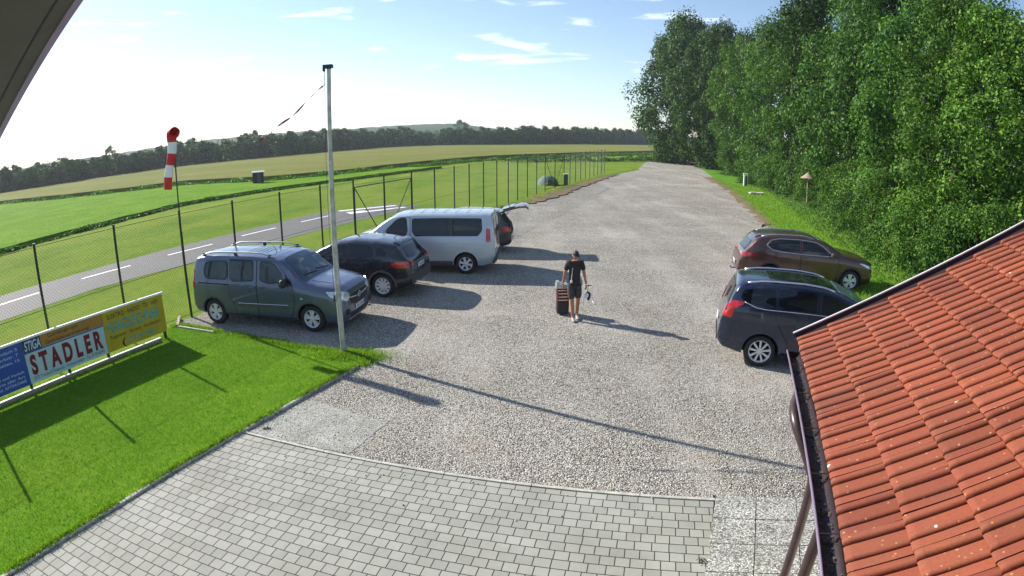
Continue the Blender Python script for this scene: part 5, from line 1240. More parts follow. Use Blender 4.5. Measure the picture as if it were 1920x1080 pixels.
# 1. long high-roofed grey people carrier, nearest on the left ------------------------------------
c = Car(dict(label='grey high-roofed people carrier with roof rails, nose beside the flagpole', cat='car', L=4.62, W=1.90, wb=2.975, foh=.88, paint=GREY, wr=.335, rimr=.218, rim=(5, .12, .21), tum=.17, crown=.035, edge=.12,
    top=[(0, .66), (.02, .84), (.07, .97), (.2, 1.06), (.45, 1.115), (.75, 1.165), (1.0, 1.20), (1.25, 1.39), (1.50, 1.60), (1.70, 1.715), (1.95, 1.765), (2.6, 1.80), (3.6, 1.80), (4.2, 1.775), (4.42, 1.735), (4.50, 1.65), (4.55, 1.35), (4.59, 1.0), (4.62, .62)],
    belt=[(0, .5), (.07, .85), (.45, 1.0), (1.0, 1.10), (1.5, 1.16), (4.62, 1.18)], bot=[(0, .36), (.1, .22), (.5, .22), (4.2, .24), (4.52, .29), (4.62, .36)],
    plan=[(0, .70), (.04, .80), (.14, .90), (.35, .965), (.8, 1.0), (4.1, 1.0), (4.42, .975), (4.55, .95), (4.62, .90)]))
for sd_ in (1, -1):
    c.door([(1.36, .50), (1.30, .80), (1.34, 1.10), (1.62, 1.46), (1.82, 1.66), (2.38, 1.70), (2.38, .36), (1.44, .36)], sd_, win=[(1.60, 1.21), (1.66, 1.40), (1.86, 1.60), (2.02, 1.64), (2.29, 1.65), (2.29, 1.24), (2.05, 1.18)], handle=(2.28, 1.05), frame=MT['blackplastic'], glass=MT['glass_side'])
    c.door([(2.41, .36), (2.41, 1.70), (3.30, 1.70), (3.30, 1.0), (3.24, .78), (3.12, .56), (3.06, .36)], sd_, win=[(2.52, 1.22), (2.52, 1.665), (3.25, 1.665), (3.25, 1.26), (3.12, 1.19)], handle=(2.52, 1.05), frame=MT['blackplastic'], glass=MT['glass_side'])
    c.patch('quarter_frame', [(3.32, 1.20), (3.32, 1.685), (4.06, 1.66), (4.16, 1.44), (4.10, 1.24), (3.95, 1.20)], 'Y', sd_, .005, MT['blackplastic'], rounding=.12)
    c.patch('rear_quarter_window', [(3.36, 1.23), (3.36, 1.66), (4.02, 1.64), (4.11, 1.44), (4.05, 1.27), (3.9, 1.22)], 'Y', sd_, .008, MT['glass_side'], rounding=.12)
    c.patch('slide_track', [(3.32, 1.075), (3.32, 1.105), (4.35, 1.115), (4.35, 1.085)], 'Y', sd_, .004, MT['well'])
    c.patch('door_moulding', [(1.44, .55), (1.52, .66), (2.98, .63), (3.02, .55)], 'Y', sd_, .018, MT['greyplastic'], rounding=.04)
    c.line('door_moulding_trim', [(1.48, .655), (3.0, .635)], 'Y', sd_, .009, MT['chrome'], off=.018)
    c.patch('quarter_light', [(1.36, 1.17), (1.56, 1.38), (1.56, 1.19)], 'Y', sd_, .009, MT['glass'], rounding=.03)
    c.mirror(1.54, 1.18, sd_, MT['blackplastic'], sz=(.12, .19, .17))
    c.patch('tail_light', [(4.49, .92), (4.49, 1.42), (4.585, 1.40), (4.605, .95)], 'Y', sd_, .012, MT['redlens'], rounding=.03)
    c.patch('headlight', [(sd_ * .48, .82), (sd_ * .50, .93), (sd_ * .76, 1.01), (sd_ * .86, 1.01), (sd_ * .82, .82), (sd_ * .66, .75)], 'F', 1, .012, MT['clearlens'], rounding=.03, rings=3)
    c.patch('headlight_side', [(.10, .90), (.16, .99), (.46, 1.02), (.34, .90), (.15, .82)], 'Y', sd_, .010, MT['clearlens'], rounding=.03, rings=3)
    c.patch('fog_light', [(sd_ * .58, .42), (sd_ * .56, .55), (sd_ * .72, .56), (sd_ * .74, .42)], 'F', 1, .012, MT['blackplastic'], rounding=.04, rings=3)
    c.patch('indicator', [(1.06, .82), (1.06, .85), (1.13, .85), (1.13, .82)], 'Y', sd_, .01, MT['clearlens'], rings=2)
c.arch_trim(MT['greyplastic'], .045)
for sd_ in (1, -1): c.patch('sill', [(1.28, .22), (1.28, .33), (3.42, .33), (3.42, .22)], 'Y', sd_, .012, MT['blackplastic'], rounding=.02, rings=3)
c.patch('windscreen', [(1.03, -.74), (1.03, .74), (1.10, .78), (1.66, .66), (1.70, .5), (1.70, -.5), (1.66, -.66), (1.10, -.78)], 'Z', 1, .008, MT['glass_blue'], rounding=.06)
c.patch('grille', [(-.46, .66), (-.52, .86), (.52, .86), (.46, .66), (.3, .60), (-.3, .60)], 'F', 1, .012, MT['blackplastic'], rounding=.05, rings=3)
c.line('grille_bar', [(-.50, .80), (-.12, .755)], 'F', 1, .015, MT['chrome'], off=.022); c.line('grille_bar', [(.50, .80), (.12, .755)], 'F', 1, .015, MT['chrome'], off=.022)
loc, nr = c.hit('F', 0, .77); mb = MB(); mb.lathe([(.052, 0), (.065, .008), (.078, 0)], 20, 'X', loc + Vector((.022, 0, 0))); mb.tube([loc + Vector((.028, -.075, -.012)), loc + Vector((.032, -.01, .014)), loc + Vector((.032, .01, -.014)), loc + Vector((.028, .075, .012))], .008, 5); mb.build('emblem', MT['chrome'], c.root, smooth=True)
c.patch('lower_grille', [(-.50, .30), (-.52, .42), (.52, .42), (.50, .30)], 'F', 1, .010, MT['blackplastic'], rounding=.03, rings=3)
c.line('skid_trim', [(-.5, .265), (.5, .265)], 'F', 1, .016, MT['galv'], off=.012)
c.plate(1, .515, 'BR·7ZKB')
c.rail(1.95, 4.30, .69, MT['galv'], h=.075, r=.020)
c.patch('roof_panel', [(2.05, -.52), (2.05, .52), (4.3, .52), (4.3, -.52)], 'Z', 1, .004, c.paint, rounding=.08)
for k in range(5):
    u = 2.35 + k * .14; c.patch('roof_rib', [(u, -.36), (u, .36), (u + .05, .36), (u + .05, -.36)], 'Z', 1, .010, c.paint, rounding=.02, rings=2)
mb = MB(); loc, nr = c.hit('Z', 2.12, -.25); mb.tube([loc, loc + Vector((-.12, 0, .20))], [.010, .003], 5); mb.build('aerial', MT['blackplastic'], c.root)
for sd_ in (.25, -.35): c.line('wiper', [(1.10, sd_ + .3), (1.16, sd_ - .28)], 'Z', 1, .010, MT['blackplastic'], off=.018)
c.line('bonnet_crease', [(.12, -.42), (.95, -.60)], 'Z', 1, .006, c.paint, off=.001); c.line('bonnet_crease', [(.12, .42), (.95, .60)], 'Z', 1, .006, c.paint, off=.001)
c.patch('rear_window', [(-.64, 1.18), (-.60, 1.62), (.60, 1.62), (.64, 1.18)], 'B', 1, .008, MT['glass'], rounding=.06)
c.place(-7.69, 12.99, 99.5, (-1, -1))
combo = c

# 2. black compact SUV -------------------------------------------------------------------------
def suv(label, paint, trim, L, W, wb, foh, wr, rim, rimr, top, belt, win1, win2, win3, doors, tail, rearwin, wscr, rails, plate_z, plate_txt, chrome_line=None, tailB=None, railh=.0, railmat='galv', panel=None, nowin3=False, handles=((0, 0), (0, 0)), plan=None, rwp=None, glass=None, edge=.10, bot=None, tum=.24):
    c = Car(dict(label=label, cat='car', L=L, W=W, wb=wb, foh=foh, paint=paint, wr=wr, rimr=rimr, rim=rim, tum=tum, crown=.035, edge=edge, gap=.05, top=top, belt=belt,
        bot=bot or [(0, .40), (.1, .26), (.5, .22), (L - .5, .23), (L - .12, .32), (L, .44)], plan=plan or [(0, .62), (.05, .76), (.2, .90), (.45, .965), (.9, .995), (L - .9, 1.0), (L - .45, .965), (L - .15, .90), (L - .04, .84), (L, .76)]))
    for sd_ in (1, -1):
        c.door(doors[0], sd_, win=win1, handle=handles[0], wround=.05); c.door(doors[1], sd_, win=win2, handle=handles[1], wround=.05)
        if win3: c.patch('rear_quarter_window', win3, 'Y', sd_, .009, MT['glass'], rounding=.04)
        c.patch('tail_light', tail, 'Y', sd_, .013, MT['redlens'], rounding=.03, rings=4)
        if tailB: c.patch('tail_light_lens', [(sd_ * a, b) for a, b in tailB], 'B', 1, .013, MT['redlens'], rounding=.02, rings=3)
        c.patch('headlight', [(.10, .80), (.12, .87), (.50, .97), (.62, .96), (.35, .86), (.18, .78)], 'Y', sd_, .010, MT['clearlens'], rounding=.02, rings=3)
        c.mirror(win1[0][0] + .02, win1[0][1] + .02, sd_, MT['blackplastic'] if paint is not BROWN else paint, sz=(.10, .17, .12))
        c.patch('sill', [(foh + wr + .09, .24), (foh + wr + .09, .36), (foh + wb - wr - .09, .36), (foh + wb - wr - .09, .24)], 'Y', sd_, .012, trim, rounding=.02, rings=3)
        if chrome_line: c.line('window_trim', chrome_line, 'Y', sd_, .010, MT['chrome'], off=.008)
    if trim is not paint: c.arch_trim(trim, .06)
    c.patch('windscreen', wscr, 'Z', 1, .008, MT['glass_blue'], rounding=.06)
    c.patch('rear_window', rearwin, 'B' if rwp is None else rwp, 1, .010, MT['glass'] if glass is None else glass, rounding=.05)  # on the estate a black patch painting the dark boot, not a pane
    if rails: c.rail(rails[0], rails[1], rails[2], MT[railmat], h=railh, r=.018)
    if plate_txt is not None: c.plate(-1, plate_z, plate_txt)
    return c
c = suv('glossy black compact SUV parked between the grey carrier and the silver van', BLACK, MT['greyplastic'], 4.45, 1.836, 2.646, .90, .345, (10, .13, 0), .235,
    [(0, .62), (.02, .80), (.08, .90), (.35, 1.0), (.9, 1.085), (1.15, 1.12), (1.5, 1.33), (1.85, 1.49), (2.1, 1.555), (2.6, 1.605), (3.3, 1.585), (3.8, 1.52), (3.92, 1.49), (4.02, 1.38), (4.20, 1.17), (4.30, 1.09), (4.38, 1.0), (4.42, .80), (4.45, .62)],
    [(0, .5), (.08, .80), (.35, .9), (1.1, 1.02), (2.0, 1.05), (3.2, 1.12), (3.9, 1.19), (4.45, 1.02)],
    [(1.56, 1.09), (1.92, 1.36), (2.08, 1.44), (2.42, 1.49), (2.42, 1.09)], [(2.52, 1.10), (2.52, 1.50), (3.10, 1.49), (3.26, 1.40), (3.30, 1.17), (3.2, 1.14)],
    [(3.40, 1.20), (3.36, 1.42), (3.55, 1.42), (3.72, 1.29), (3.66, 1.22)],
    ([(1.40, .50), (1.32, .80), (1.40, 1.06), (1.95, 1.47), (2.47, 1.54), (2.47, .36), (1.46, .36)], [(2.50, .36), (2.50, 1.54), (3.2, 1.53), (3.38, 1.35), (3.36, 1.0), (3.16, .78), (3.02, .55), (2.96, .36)]),
    [(3.98, .88), (3.80, .97), (4.05, 1.06), (4.28, 1.07), (4.36, 1.0), (4.32, .88)], [(-.55, 1.13), (-.46, 1.40), (.46, 1.40), (.55, 1.13), (.3, 1.11), (-.3, 1.11)],
    [(1.18, -.66), (1.18, .66), (1.30, .70), (1.95, .58), (2.02, .45), (2.02, -.45), (1.95, -.58), (1.30, -.70)], None, .86, 'BR·482K',
    tailB=[(.50, .94), (.50, 1.04), (.66, 1.06), (.70, .92)], handles=((2.36, .98), (3.16, 1.02)))
c.patch('rear_bumper', [(-.74, .42), (-.78, .66), (-.5, .70), (.5, .70), (.78, .66), (.74, .42)], 'B', 1, .03, MT['greyplastic'], rounding=.06)
c.patch('spoiler', [(3.80, -.55), (3.80, .55), (3.97, .50), (3.97, -.50)], 'Z', 1, .03, c.paint, rounding=.04, thick=.02)
for y in (-.52, .52): c.patch('exhaust_trim', [(y - .09, .43), (y - .09, .48), (y + .09, .48), (y + .09, .43)], 'B', 1, .045, MT['chrome'], rounding=.02, rings=2)
mb = MB(); loc, nr = c.hit('Z', 3.60, 0); mb.tube([loc, loc + Vector((-.14, 0, .10))], [.014, .005], 5); mb.build('aerial', MT['blackplastic'], c.root)
c.place(-3.67, 15.53, -78.5, (-1, 1))

# 3. silver van ---------------------------------------------------------------------------------
c = Car(dict(name='parked_van', label='light silver-blue passenger van with long dark side windows', cat='van', L=5.0, W=1.956, wb=3.098, foh=.93, paint=SILVER, wr=.345, rimr=.225, rim=(6, .17, 0), tum=.13, crown=.04, edge=.10,
    top=[(0, .70), (.02, .96), (.10, 1.12), (.35, 1.24), (.70, 1.34), (.85, 1.42), (1.2, 1.68), (1.50, 1.86), (1.75, 1.93), (2.3, 1.97), (4.6, 1.97), (4.86, 1.94), (4.92, 1.79), (4.96, 1.2), (4.98, .9), (5.0, .58)],
    belt=[(0, .55), (.1, .95), (.75, 1.16), (1.2, 1.20), (5.0, 1.20)], bot=[(0, .38), (.12, .24), (.5, .22), (4.6, .25), (4.9, .34), (5, .45)],
    plan=[(0, .68), (.05, .80), (.2, .90), (.5, .965), (1.0, 1.0), (4.6, 1.0), (4.85, .985), (4.95, .96), (5, .92)]))
for sd_ in (1, -1):
    c.door([(1.26, .55), (1.20, .85), (1.12, 1.20), (1.60, 1.70), (1.82, 1.85), (2.18, 1.865), (2.18, .36), (1.34, .36)], sd_, win=[(1.22, 1.24), (1.42, 1.50), (1.66, 1.72), (1.82, 1.81), (2.06, 1.82), (2.10, 1.42), (2.02, 1.28)], handle=(2.08, 1.08), wround=.08, frame=MT['blackplastic'])
    c.patch('side_window', [(2.36, 1.25), (2.25, 1.38), (2.25, 1.83), (3.40, 1.84), (4.56, 1.83), (4.58, 1.44), (4.44, 1.26)], 'Y', sd_, .008, MT['glass'], rounding=.07, rings=6)
    c.line('window_divider', [(3.42, 1.27), (3.42, 1.82)], 'Y', sd_, .008, MT['blackplastic'], off=.009)
    c.line('side_panel_seam', [(2.21, .36), (2.21, 1.87)], 'Y', sd_, .005, MT['well'])
    c.line('side_crease', [(2.3, .62), (3.35, .60), (3.6, .76), (4.0, .88), (4.55, .80), (4.62, 1.02), (3.6, 1.05), (2.4, 1.02)], 'Y', sd_, .006, c.paint, off=.001)
    c.patch('side_sill', [(1.36, .26), (1.36, .44), (3.60, .44), (3.60, .26)], 'Y', sd_, .012, MT['greyplastic'], rounding=.02, rings=3)
    c.patch('tail_light', [(4.70, 1.06), (4.70, 1.52), (4.83, 1.50), (4.85, 1.08)], 'Y', sd_, .014, MT['redlens'], rounding=.03)
    c.patch('headlight', [(.10, .86), (.14, 1.02), (.60, 1.16), (.42, .98), (.2, .86)], 'Y', sd_, .01, MT['clearlens'], rounding=.02, rings=3)
    c.mirror(1.42, 1.26, sd_, MT['greyplastic'], sz=(.11, .17, .22))
    c.patch('hinge', [(4.70, 1.64), (4.70, 1.70), (4.80, 1.70), (4.80, 1.64)], 'Y', sd_, .025, c.paint, rings=2)
    c.patch('rear_door', [(sd_ * .02, .62), (sd_ * .02, 1.87), (sd_ * .74, 1.87), (sd_ * .80, 1.3), (sd_ * .82, .62)], 'B', 1, .006, c.paint, rounding=.04)
    c.patch('rear_window', [(sd_ * .10, 1.26), (sd_ * .10, 1.80), (sd_ * .68, 1.80), (sd_ * .74, 1.26)], 'B', 1, .014, MT['glass'], rounding=.05)
    c.line('wiper', [(sd_ * .30, 1.18), (sd_ * .36, 1.46)], 'B', 1, .012, MT['blackplastic'], off=.03)
c.line('door_seam', [(0, .62), (0, 1.80)], 'B', 1, .009, MT['well'], off=.002)
c.patch('handle_plate', [(-.10, .98), (-.10, 1.08), (.04, 1.08), (.04, .98)], 'B', 1, .018, MT['blackplastic'], rounding=.03, rings=2)
c.patch('rear_bumper', [(-.90, .38), (-.92, .60), (.92, .60), (.90, .38)], 'B', 1, .05, MT['greyplastic'], rounding=.05)
c.patch('windscreen', [(.82, -.78), (.82, .78), (.95, .83), (1.50, .74), (1.56, .6), (1.56, -.6), (1.50, -.74), (.95, -.83)], 'Z', 1, .008, MT['glass_blue'], rounding=.06)
for k in range(7):
    u = 2.1 + k * .38; c.patch('roof_rib', [(u, -.58), (u, .58), (u + .07, .58), (u + .07, -.58)], 'Z', 1, .012, c.paint, rounding=.03, rings=2)
c.plate(-1, .74, 'BR·916H', y=.42)
c.arch_trim(c.paint, .03, off=.004)
c.place(-1.51, 18.32, -86.5, (-1, 1))

# 4. dark estate behind the van, tailgate raised --------------------------------------------------
c = suv('dark estate car behind the silver van with its tailgate raised', DARK, MT['blackplastic'], 4.60, 1.85, 2.70, .90, .34, (5, .14, .2), .23,
    [(0, .62), (.02, .80), (.08, .90), (.35, 1.0), (.9, 1.085), (1.15, 1.12), (1.5, 1.33), (1.85, 1.50), (2.1, 1.58), (2.6, 1.64), (3.6, 1.62), (4.05, 1.58), (4.15, 1.50), (4.35, 1.20), (4.50, 1.02), (4.56, .80), (4.60, .62)],
    [(0, .5), (.08, .80), (.35, .9), (1.1, 1.02), (2.0, 1.04), (4.2, 1.08), (4.6, 1.0)],
    [(1.56, 1.09), (1.92, 1.40), (2.08, 1.48), (2.42, 1.52), (2.42, 1.09)], [(2.52, 1.10), (2.52, 1.53), (3.20, 1.52), (3.30, 1.40), (3.30, 1.12)], [(3.40, 1.14), (3.40, 1.48), (3.8, 1.46), (4.05, 1.2)],
    ([(1.40, .50), (1.32, .80), (1.40, 1.06), (1.95, 1.50), (2.47, 1.56), (2.47, .36), (1.46, .36)], [(2.50, .36), (2.50, 1.56), (3.3, 1.55), (3.36, 1.0), (3.16, .78), (3.02, .55), (2.96, .36)]),
    [(4.28, .84), (4.20, 1.0), (4.40, 1.06), (4.52, .96), (4.50, .86)], [(-.66, .72), (-.66, 1.0), (-.55, 1.46), (.55, 1.46), (.66, 1.0), (.66, .72)],
    [(1.18, -.66), (1.18, .66), (1.30, .70), (1.95, .58), (2.02, .45), (2.02, -.45), (1.95, -.58), (1.30, -.70)], None, .5, None, glass=MT['well'], tailB=[(.70, .84), (.68, 1.0), (.78, 1.02), (.80, .86)], handles=((2.36, .98), (3.2, .98)))  # black tail patch paints the shade inside the open boot
c.root.name = 'parked_estate'
hx = c.xf - 4.12
tg = MB(); prof = [(0, 1.57), (-.35, 1.70), (-.75, 1.80), (-.98, 1.82), (-1.10, 1.74)]
vs = []; ny = 7
for k, (dx, z) in enumerate(prof):
    for j in range(ny): y = -.62 + 1.24 * j / (ny - 1); vs.append((hx + dx, y * (1 - .02 * k), z + .03 * (1 - (y / .62) ** 2)))
b = len(vs)
for (x, y, z) in list(vs): vs.append((x + .01, y * .96, z - .07))
fs = []
for k in range(len(prof) - 1):
    for j in range(ny - 1):
        fs.append((k * ny + j, k * ny + j + 1, (k + 1) * ny + j + 1, (k + 1) * ny + j)); fs.append((b + k * ny + j + 1, b + k * ny + j, b + (k + 1) * ny + j, b + (k + 1) * ny + j + 1))
for k in range(len(prof) - 1):
    for j in (0, ny - 1): fs.append((k * ny + j, (k + 1) * ny + j, b + (k + 1) * ny + j, b + k * ny + j))
for j in range(ny - 1):
    for k in (0, len(prof) - 1): fs.append((k * ny + j, k * ny + j + 1, b + k * ny + j + 1, b + k * ny + j))
tg.add(vs, fs); tgo = tg.build('tailgate', DARK, c.root, angle=40); tgo['label'] = 'raised tailgate with its window'
mb = MB(); q = [(hx - .08, -.48, 1.66), (hx - .08, .48, 1.66), (hx - .55, .50, 1.80), (hx - .55, -.50, 1.80)]; mb.add(q + [(x, y, z - .01) for x, y, z in q], [(0, 1, 2, 3), (7, 6, 5, 4), (0, 4, 5, 1), (1, 5, 6, 2), (2, 6, 7, 3), (3, 7, 4, 0)]); mb.build('rear_window', MT['glass_blue'], tgo)
for y in (-.56, .56):
    mb = MB(); mb.tube([(hx - .12, y, 1.30), (hx - .42, y, 1.66)], .011, 6); mb.build('gas_strut', MT['blackplastic'], c.root)
for y in (-.58, .58):
    mb = MB(); mb.box((hx - .86, y * .93, 1.775), (.20, .16, .07)); mb.build('tail_light_lens', MT['redlens'], tgo)
c.plate(-1, .52, '')
c.place(-1.0, 21.6, -87, (-1, 1))

# 5. dark blue people carrier at the roof, right ---------------------------------------------------
c = suv('dark navy people carrier half hidden by the tiled roof', NAVY, NAVY, 4.56, 1.87, 2.727, .90, .340, (9, .085, 0), .24,
    [(0, .62), (.03, .82), (.12, .92), (.45, 1.04), (.85, 1.13), (1.05, 1.20), (1.5, 1.44), (1.95, 1.62), (2.3, 1.71), (2.8, 1.755), (3.5, 1.75), (4.05, 1.71), (4.20, 1.67), (4.30, 1.50), (4.41, 1.24), (4.47, 1.06), (4.53, .90), (4.56, .68)],
    [(0, .5), (.12, .84), (.45, .95), (1.0, 1.08), (1.8, 1.17), (3.4, 1.20), (4.0, 1.27), (4.56, 1.25)],
    [(1.44, 1.20), (1.75, 1.40), (2.0, 1.54), (2.42, 1.63), (2.42, 1.24)], [(2.54, 1.25), (2.54, 1.64), (3.34, 1.66), (3.34, 1.27)],
    [(3.42, 1.28), (3.42, 1.66), (3.80, 1.64), (4.10, 1.58), (4.16, 1.42), (4.02, 1.36), (3.8, 1.30)],
    ([(1.36, .50), (1.28, .80), (1.32, 1.14), (1.9, 1.55), (2.48, 1.67), (2.48, .34), (1.42, .34)], [(2.51, .34), (2.51, 1.67), (3.38, 1.69), (3.38, 1.1), (3.26, .86), (3.08, .60), (2.98, .34)]),
    [(4.30, 1.00), (4.26, 1.20), (4.08, 1.30), (4.06, 1.35), (4.30, 1.36), (4.42, 1.22), (4.46, 1.02)], [(-.62, 1.26), (-.52, 1.60), (.52, 1.60), (.62, 1.26)],
    [(1.06, -.68), (1.06, .68), (1.2, .74), (1.95, .60), (2.05, .48), (2.05, -.48), (1.95, -.60), (1.2, -.74)], None, .78, '',
    chrome_line=[(1.12, 1.13), (1.75, 1.20), (2.97, 1.232), (3.6, 1.24), (3.8, 1.26), (4.06, 1.35)], tailB=[(.60, 1.02), (.60, 1.20), (.74, 1.28), (.80, 1.04)], handles=((2.38, 1.08), (2.66, 1.10)))
c.rail(2.15, 4.02, .64, MT['chrome'], h=.022, r=.022)
c.patch('glass_roof', [(2.15, -.50), (2.15, .50), (3.55, .50), (3.55, -.50)], 'Z', 1, .006, MT['glass'], rounding=.08)
c.patch('rear_bumper_trim', [(-.6, .44), (-.6, .52), (.6, .52), (.6, .44)], 'B', 1, .02, MT['blackplastic'], rounding=.02, rings=2)
c.line('rear_wiper', [(-.05, 1.22), (-.12, 1.48)], 'B', 1, .012, MT['blackplastic'], off=.025)
c.place(5.08, 10.31, 109.5, (-1, -1))

# 6. brown SUV ------------------------------------------------------------------------------------
c = suv('dark brown SUV parked facing the bushes behind the navy people carrier', BROWN, MT['blackplastic'], 4.80, 1.90, 2.85, .89, .355, (5, .13, .2), .24,
    [(0, .66), (.02, .86), (.08, .96), (.35, 1.06), (.9, 1.14), (1.25, 1.19), (1.6, 1.39), (1.95, 1.54), (2.2, 1.61), (2.7, 1.665), (3.5, 1.65), (4.05, 1.58), (4.20, 1.53), (4.36, 1.36), (4.54, 1.15), (4.64, 1.05), (4.72, .92), (4.76, .78), (4.80, .62)],
    [(0, .5), (.08, .84), (.35, .95), (1.1, 1.08), (2.0, 1.10), (3.3, 1.16), (4.1, 1.24), (4.80, 1.02)],
    [(1.62, 1.14), (2.02, 1.41), (2.2, 1.49), (2.66, 1.54), (2.66, 1.15)], [(2.76, 1.16), (2.76, 1.55), (3.45, 1.54), (3.72, 1.47), (3.86, 1.35), (3.70, 1.24), (3.4, 1.19)], None,
    ([(1.42, .50), (1.34, .82), (1.42, 1.08), (1.98, 1.48), (2.70, 1.59), (2.70, .36), (1.48, .36)], [(2.73, .36), (2.73, 1.59), (3.5, 1.58), (3.62, 1.45), (3.56, 1.02), (3.34, .80), (3.20, .55), (3.14, .36)]),
    [(4.34, .95), (4.22, 1.0), (4.38, 1.06), (4.60, 1.07), (4.67, 1.0), (4.62, .92)], [(-.58, 1.10), (-.48, 1.40), (.48, 1.40), (.58, 1.10)],
    [(1.27, -.68), (1.27, .68), (1.38, .72), (2.02, .60), (2.10, .45), (2.10, -.45), (2.02, -.60), (1.38, -.72)], (2.25, 4.05, .64), .62, 'BR·305F',
    chrome_line=[(1.52, 1.115), (2.6, 1.125), (3.4, 1.16), (3.72, 1.21), (3.90, 1.35), (3.76, 1.50), (3.45, 1.565), (2.7, 1.57), (2.2, 1.52), (1.98, 1.43), (1.54, 1.13)], tailB=[(.36, .98), (.36, 1.02), (.70, 1.05), (.76, .93)], railh=.02, handles=((2.58, 1.02), (3.52, 1.05)))
c.patch('rear_bumper', [(-.72, .36), (-.76, .56), (.76, .56), (.72, .36)], 'B', 1, .02, MT['greyplastic'], rounding=.05)
c.patch('spoiler', [(4.06, -.55), (4.06, .55), (4.24, .50), (4.24, -.50)], 'Z', 1, .03, c.paint, rounding=.04, thick=.02)
mb = MB(); e = c.xf - 4.80; mb.tube([(e + .1, 0, .36), (e - .10, 0, .36), (e - .14, 0, .42)], .022, 6); mb.build('tow_hook', MT['blackplastic'], c.root)
c.place(11.02, 16.08, 104.0, (1, -1))

# ------------------------------------------------------------------ person, trolley case and model
def skin_obj(name, chain, edges, mat, parent, root_i=0, sub=2):
    me = bpy.data.meshes.new(name); me.from_pydata([c_[0] for c_ in chain], edges, [])
    o = link(name, me, parent)
    md = o.modifiers.new('skin', 'SKIN'); md.use_smooth_shade = True
    sv = me.skin_vertices[0].data
    for i, c_ in enumerate(chain):
        r_ = c_[1]; sv[i].radius = r_ if isinstance(r_, tuple) else (r_, r_); sv[i].use_root = (i == root_i)
    m2 = o.modifiers.new('sub', 'SUBSURF'); m2.levels = sub; m2.render_levels = sub
    dg = bpy.context.evaluated_depsgraph_get(); m3 = bpy.data.meshes.new_from_object(o.evaluated_get(dg)); o.modifiers.clear(); o.data = m3
    m3.materials.clear(); m3.materials.append(mat); m3.polygons.foreach_set('use_smooth', [True] * len(m3.polygons)); return o
# local frame: person faces -Y, +X is image right (his left)
man = empty('person', (1.53, 13.61, .004), R(6), 'man in black T-shirt, dark shorts and cap walking with head bowed', 'person')
J = [((0, 0, .96), (.112, .09)),            # 0 pelvis
     ((0, -.005, 1.12), (.120, .090)),      # 1
     ((0, -.015, 1.30), (.145, .105)),      # 2 chest
     ((0, -.01, 1.43), (.120, .085)),       # 3
     ((0, -.03, 1.50), .058),               # 4 neck
     ((.165, -.005, 1.43), .060), ((.235, .01, 1.19), .044), ((.275, -.05, .955), .030), ((.285, -.08, .90), (.030, .022)),   # 5-8 left arm (image right)
     ((-.165, -.005, 1.43), .060), ((-.230, .05, 1.18), .044), ((-.255, .12, .94), .030), ((-.260, .14, .885), (.030, .022)),   # 9-12 right arm
     ((.075, 0, .88), .082), ((.095, -.03, .52), .060), ((.095, .03, .30), .056), ((.095, .07, .10), .036), ((.095, .00, .045), (.040, .030)), ((.10, -.11, .035), (.035, .022)),     # 13-18 left leg (trailing)
     ((-.075, 0, .88), .082), ((-.075, -.08, .52), .060), ((-.055, -.10, .30), .056), ((-.045, -.11, .10), .036), ((-.045, -.17, .045), (.040, .030)), ((-.045, -.28, .035), (.035, .022))]
ED = [(0, 1), (1, 2), (2, 3), (3, 4), (3, 5), (5, 6), (6, 7), (7, 8), (3, 9), (9, 10), (10, 11), (11, 12), (0, 13), (13, 14), (14, 15), (15, 16), (16, 17), (17, 18), (0, 19), (19, 20), (20, 21), (21, 22), (22, 23), (23, 24)]
body = skin_obj('body', J, ED, MT['skin'], man)
# head, hands and face joined into the one body mesh
bm = bmesh.new(); bm.from_mesh(body.data)
hm = bmesh.new(); bmesh.ops.create_uvsphere(hm, u_segments=24, v_segments=18, radius=1.0)
for v in hm.verts:
    x, y, z = v.co; fr = max(0, -y)
    jaw = 1 - .22 * max(0, -z) ; v.co = Vector((x * .077 * jaw, y * .098 * (1 - .05 * max(0, -z)), z * .118))
    if y < -.55 and abs(x) < .25 and -.35 < z < .15: v.co.y -= .020 * (1 - abs(x) / .25) * (1 if z < 0 else .5)      # nose
    if y < -.6 and .05 < z < .28 and .2 < abs(x) < .6: v.co.y += .008                                                # eye sockets
    if y < -.6 and abs(z + .48) < .08 and abs(x) < .35: v.co.y -= .005                                                  # lips
    if abs(x) > .93 and abs(z) < .3 and -.1 < y < .35: v.co.x *= 1.13                                                   # ears
HM = Matrix.Translation((0, -.065, 1.635)) @ Matrix.Rotation(R(11), 4, 'X')
hm.transform(HM); tmp = bpy.data.meshes.new('h'); hm.to_mesh(tmp); hm.free(); bm.from_mesh(tmp); bpy.data.meshes.remove(tmp)
bm.to_mesh(body.data); bm.free(); 
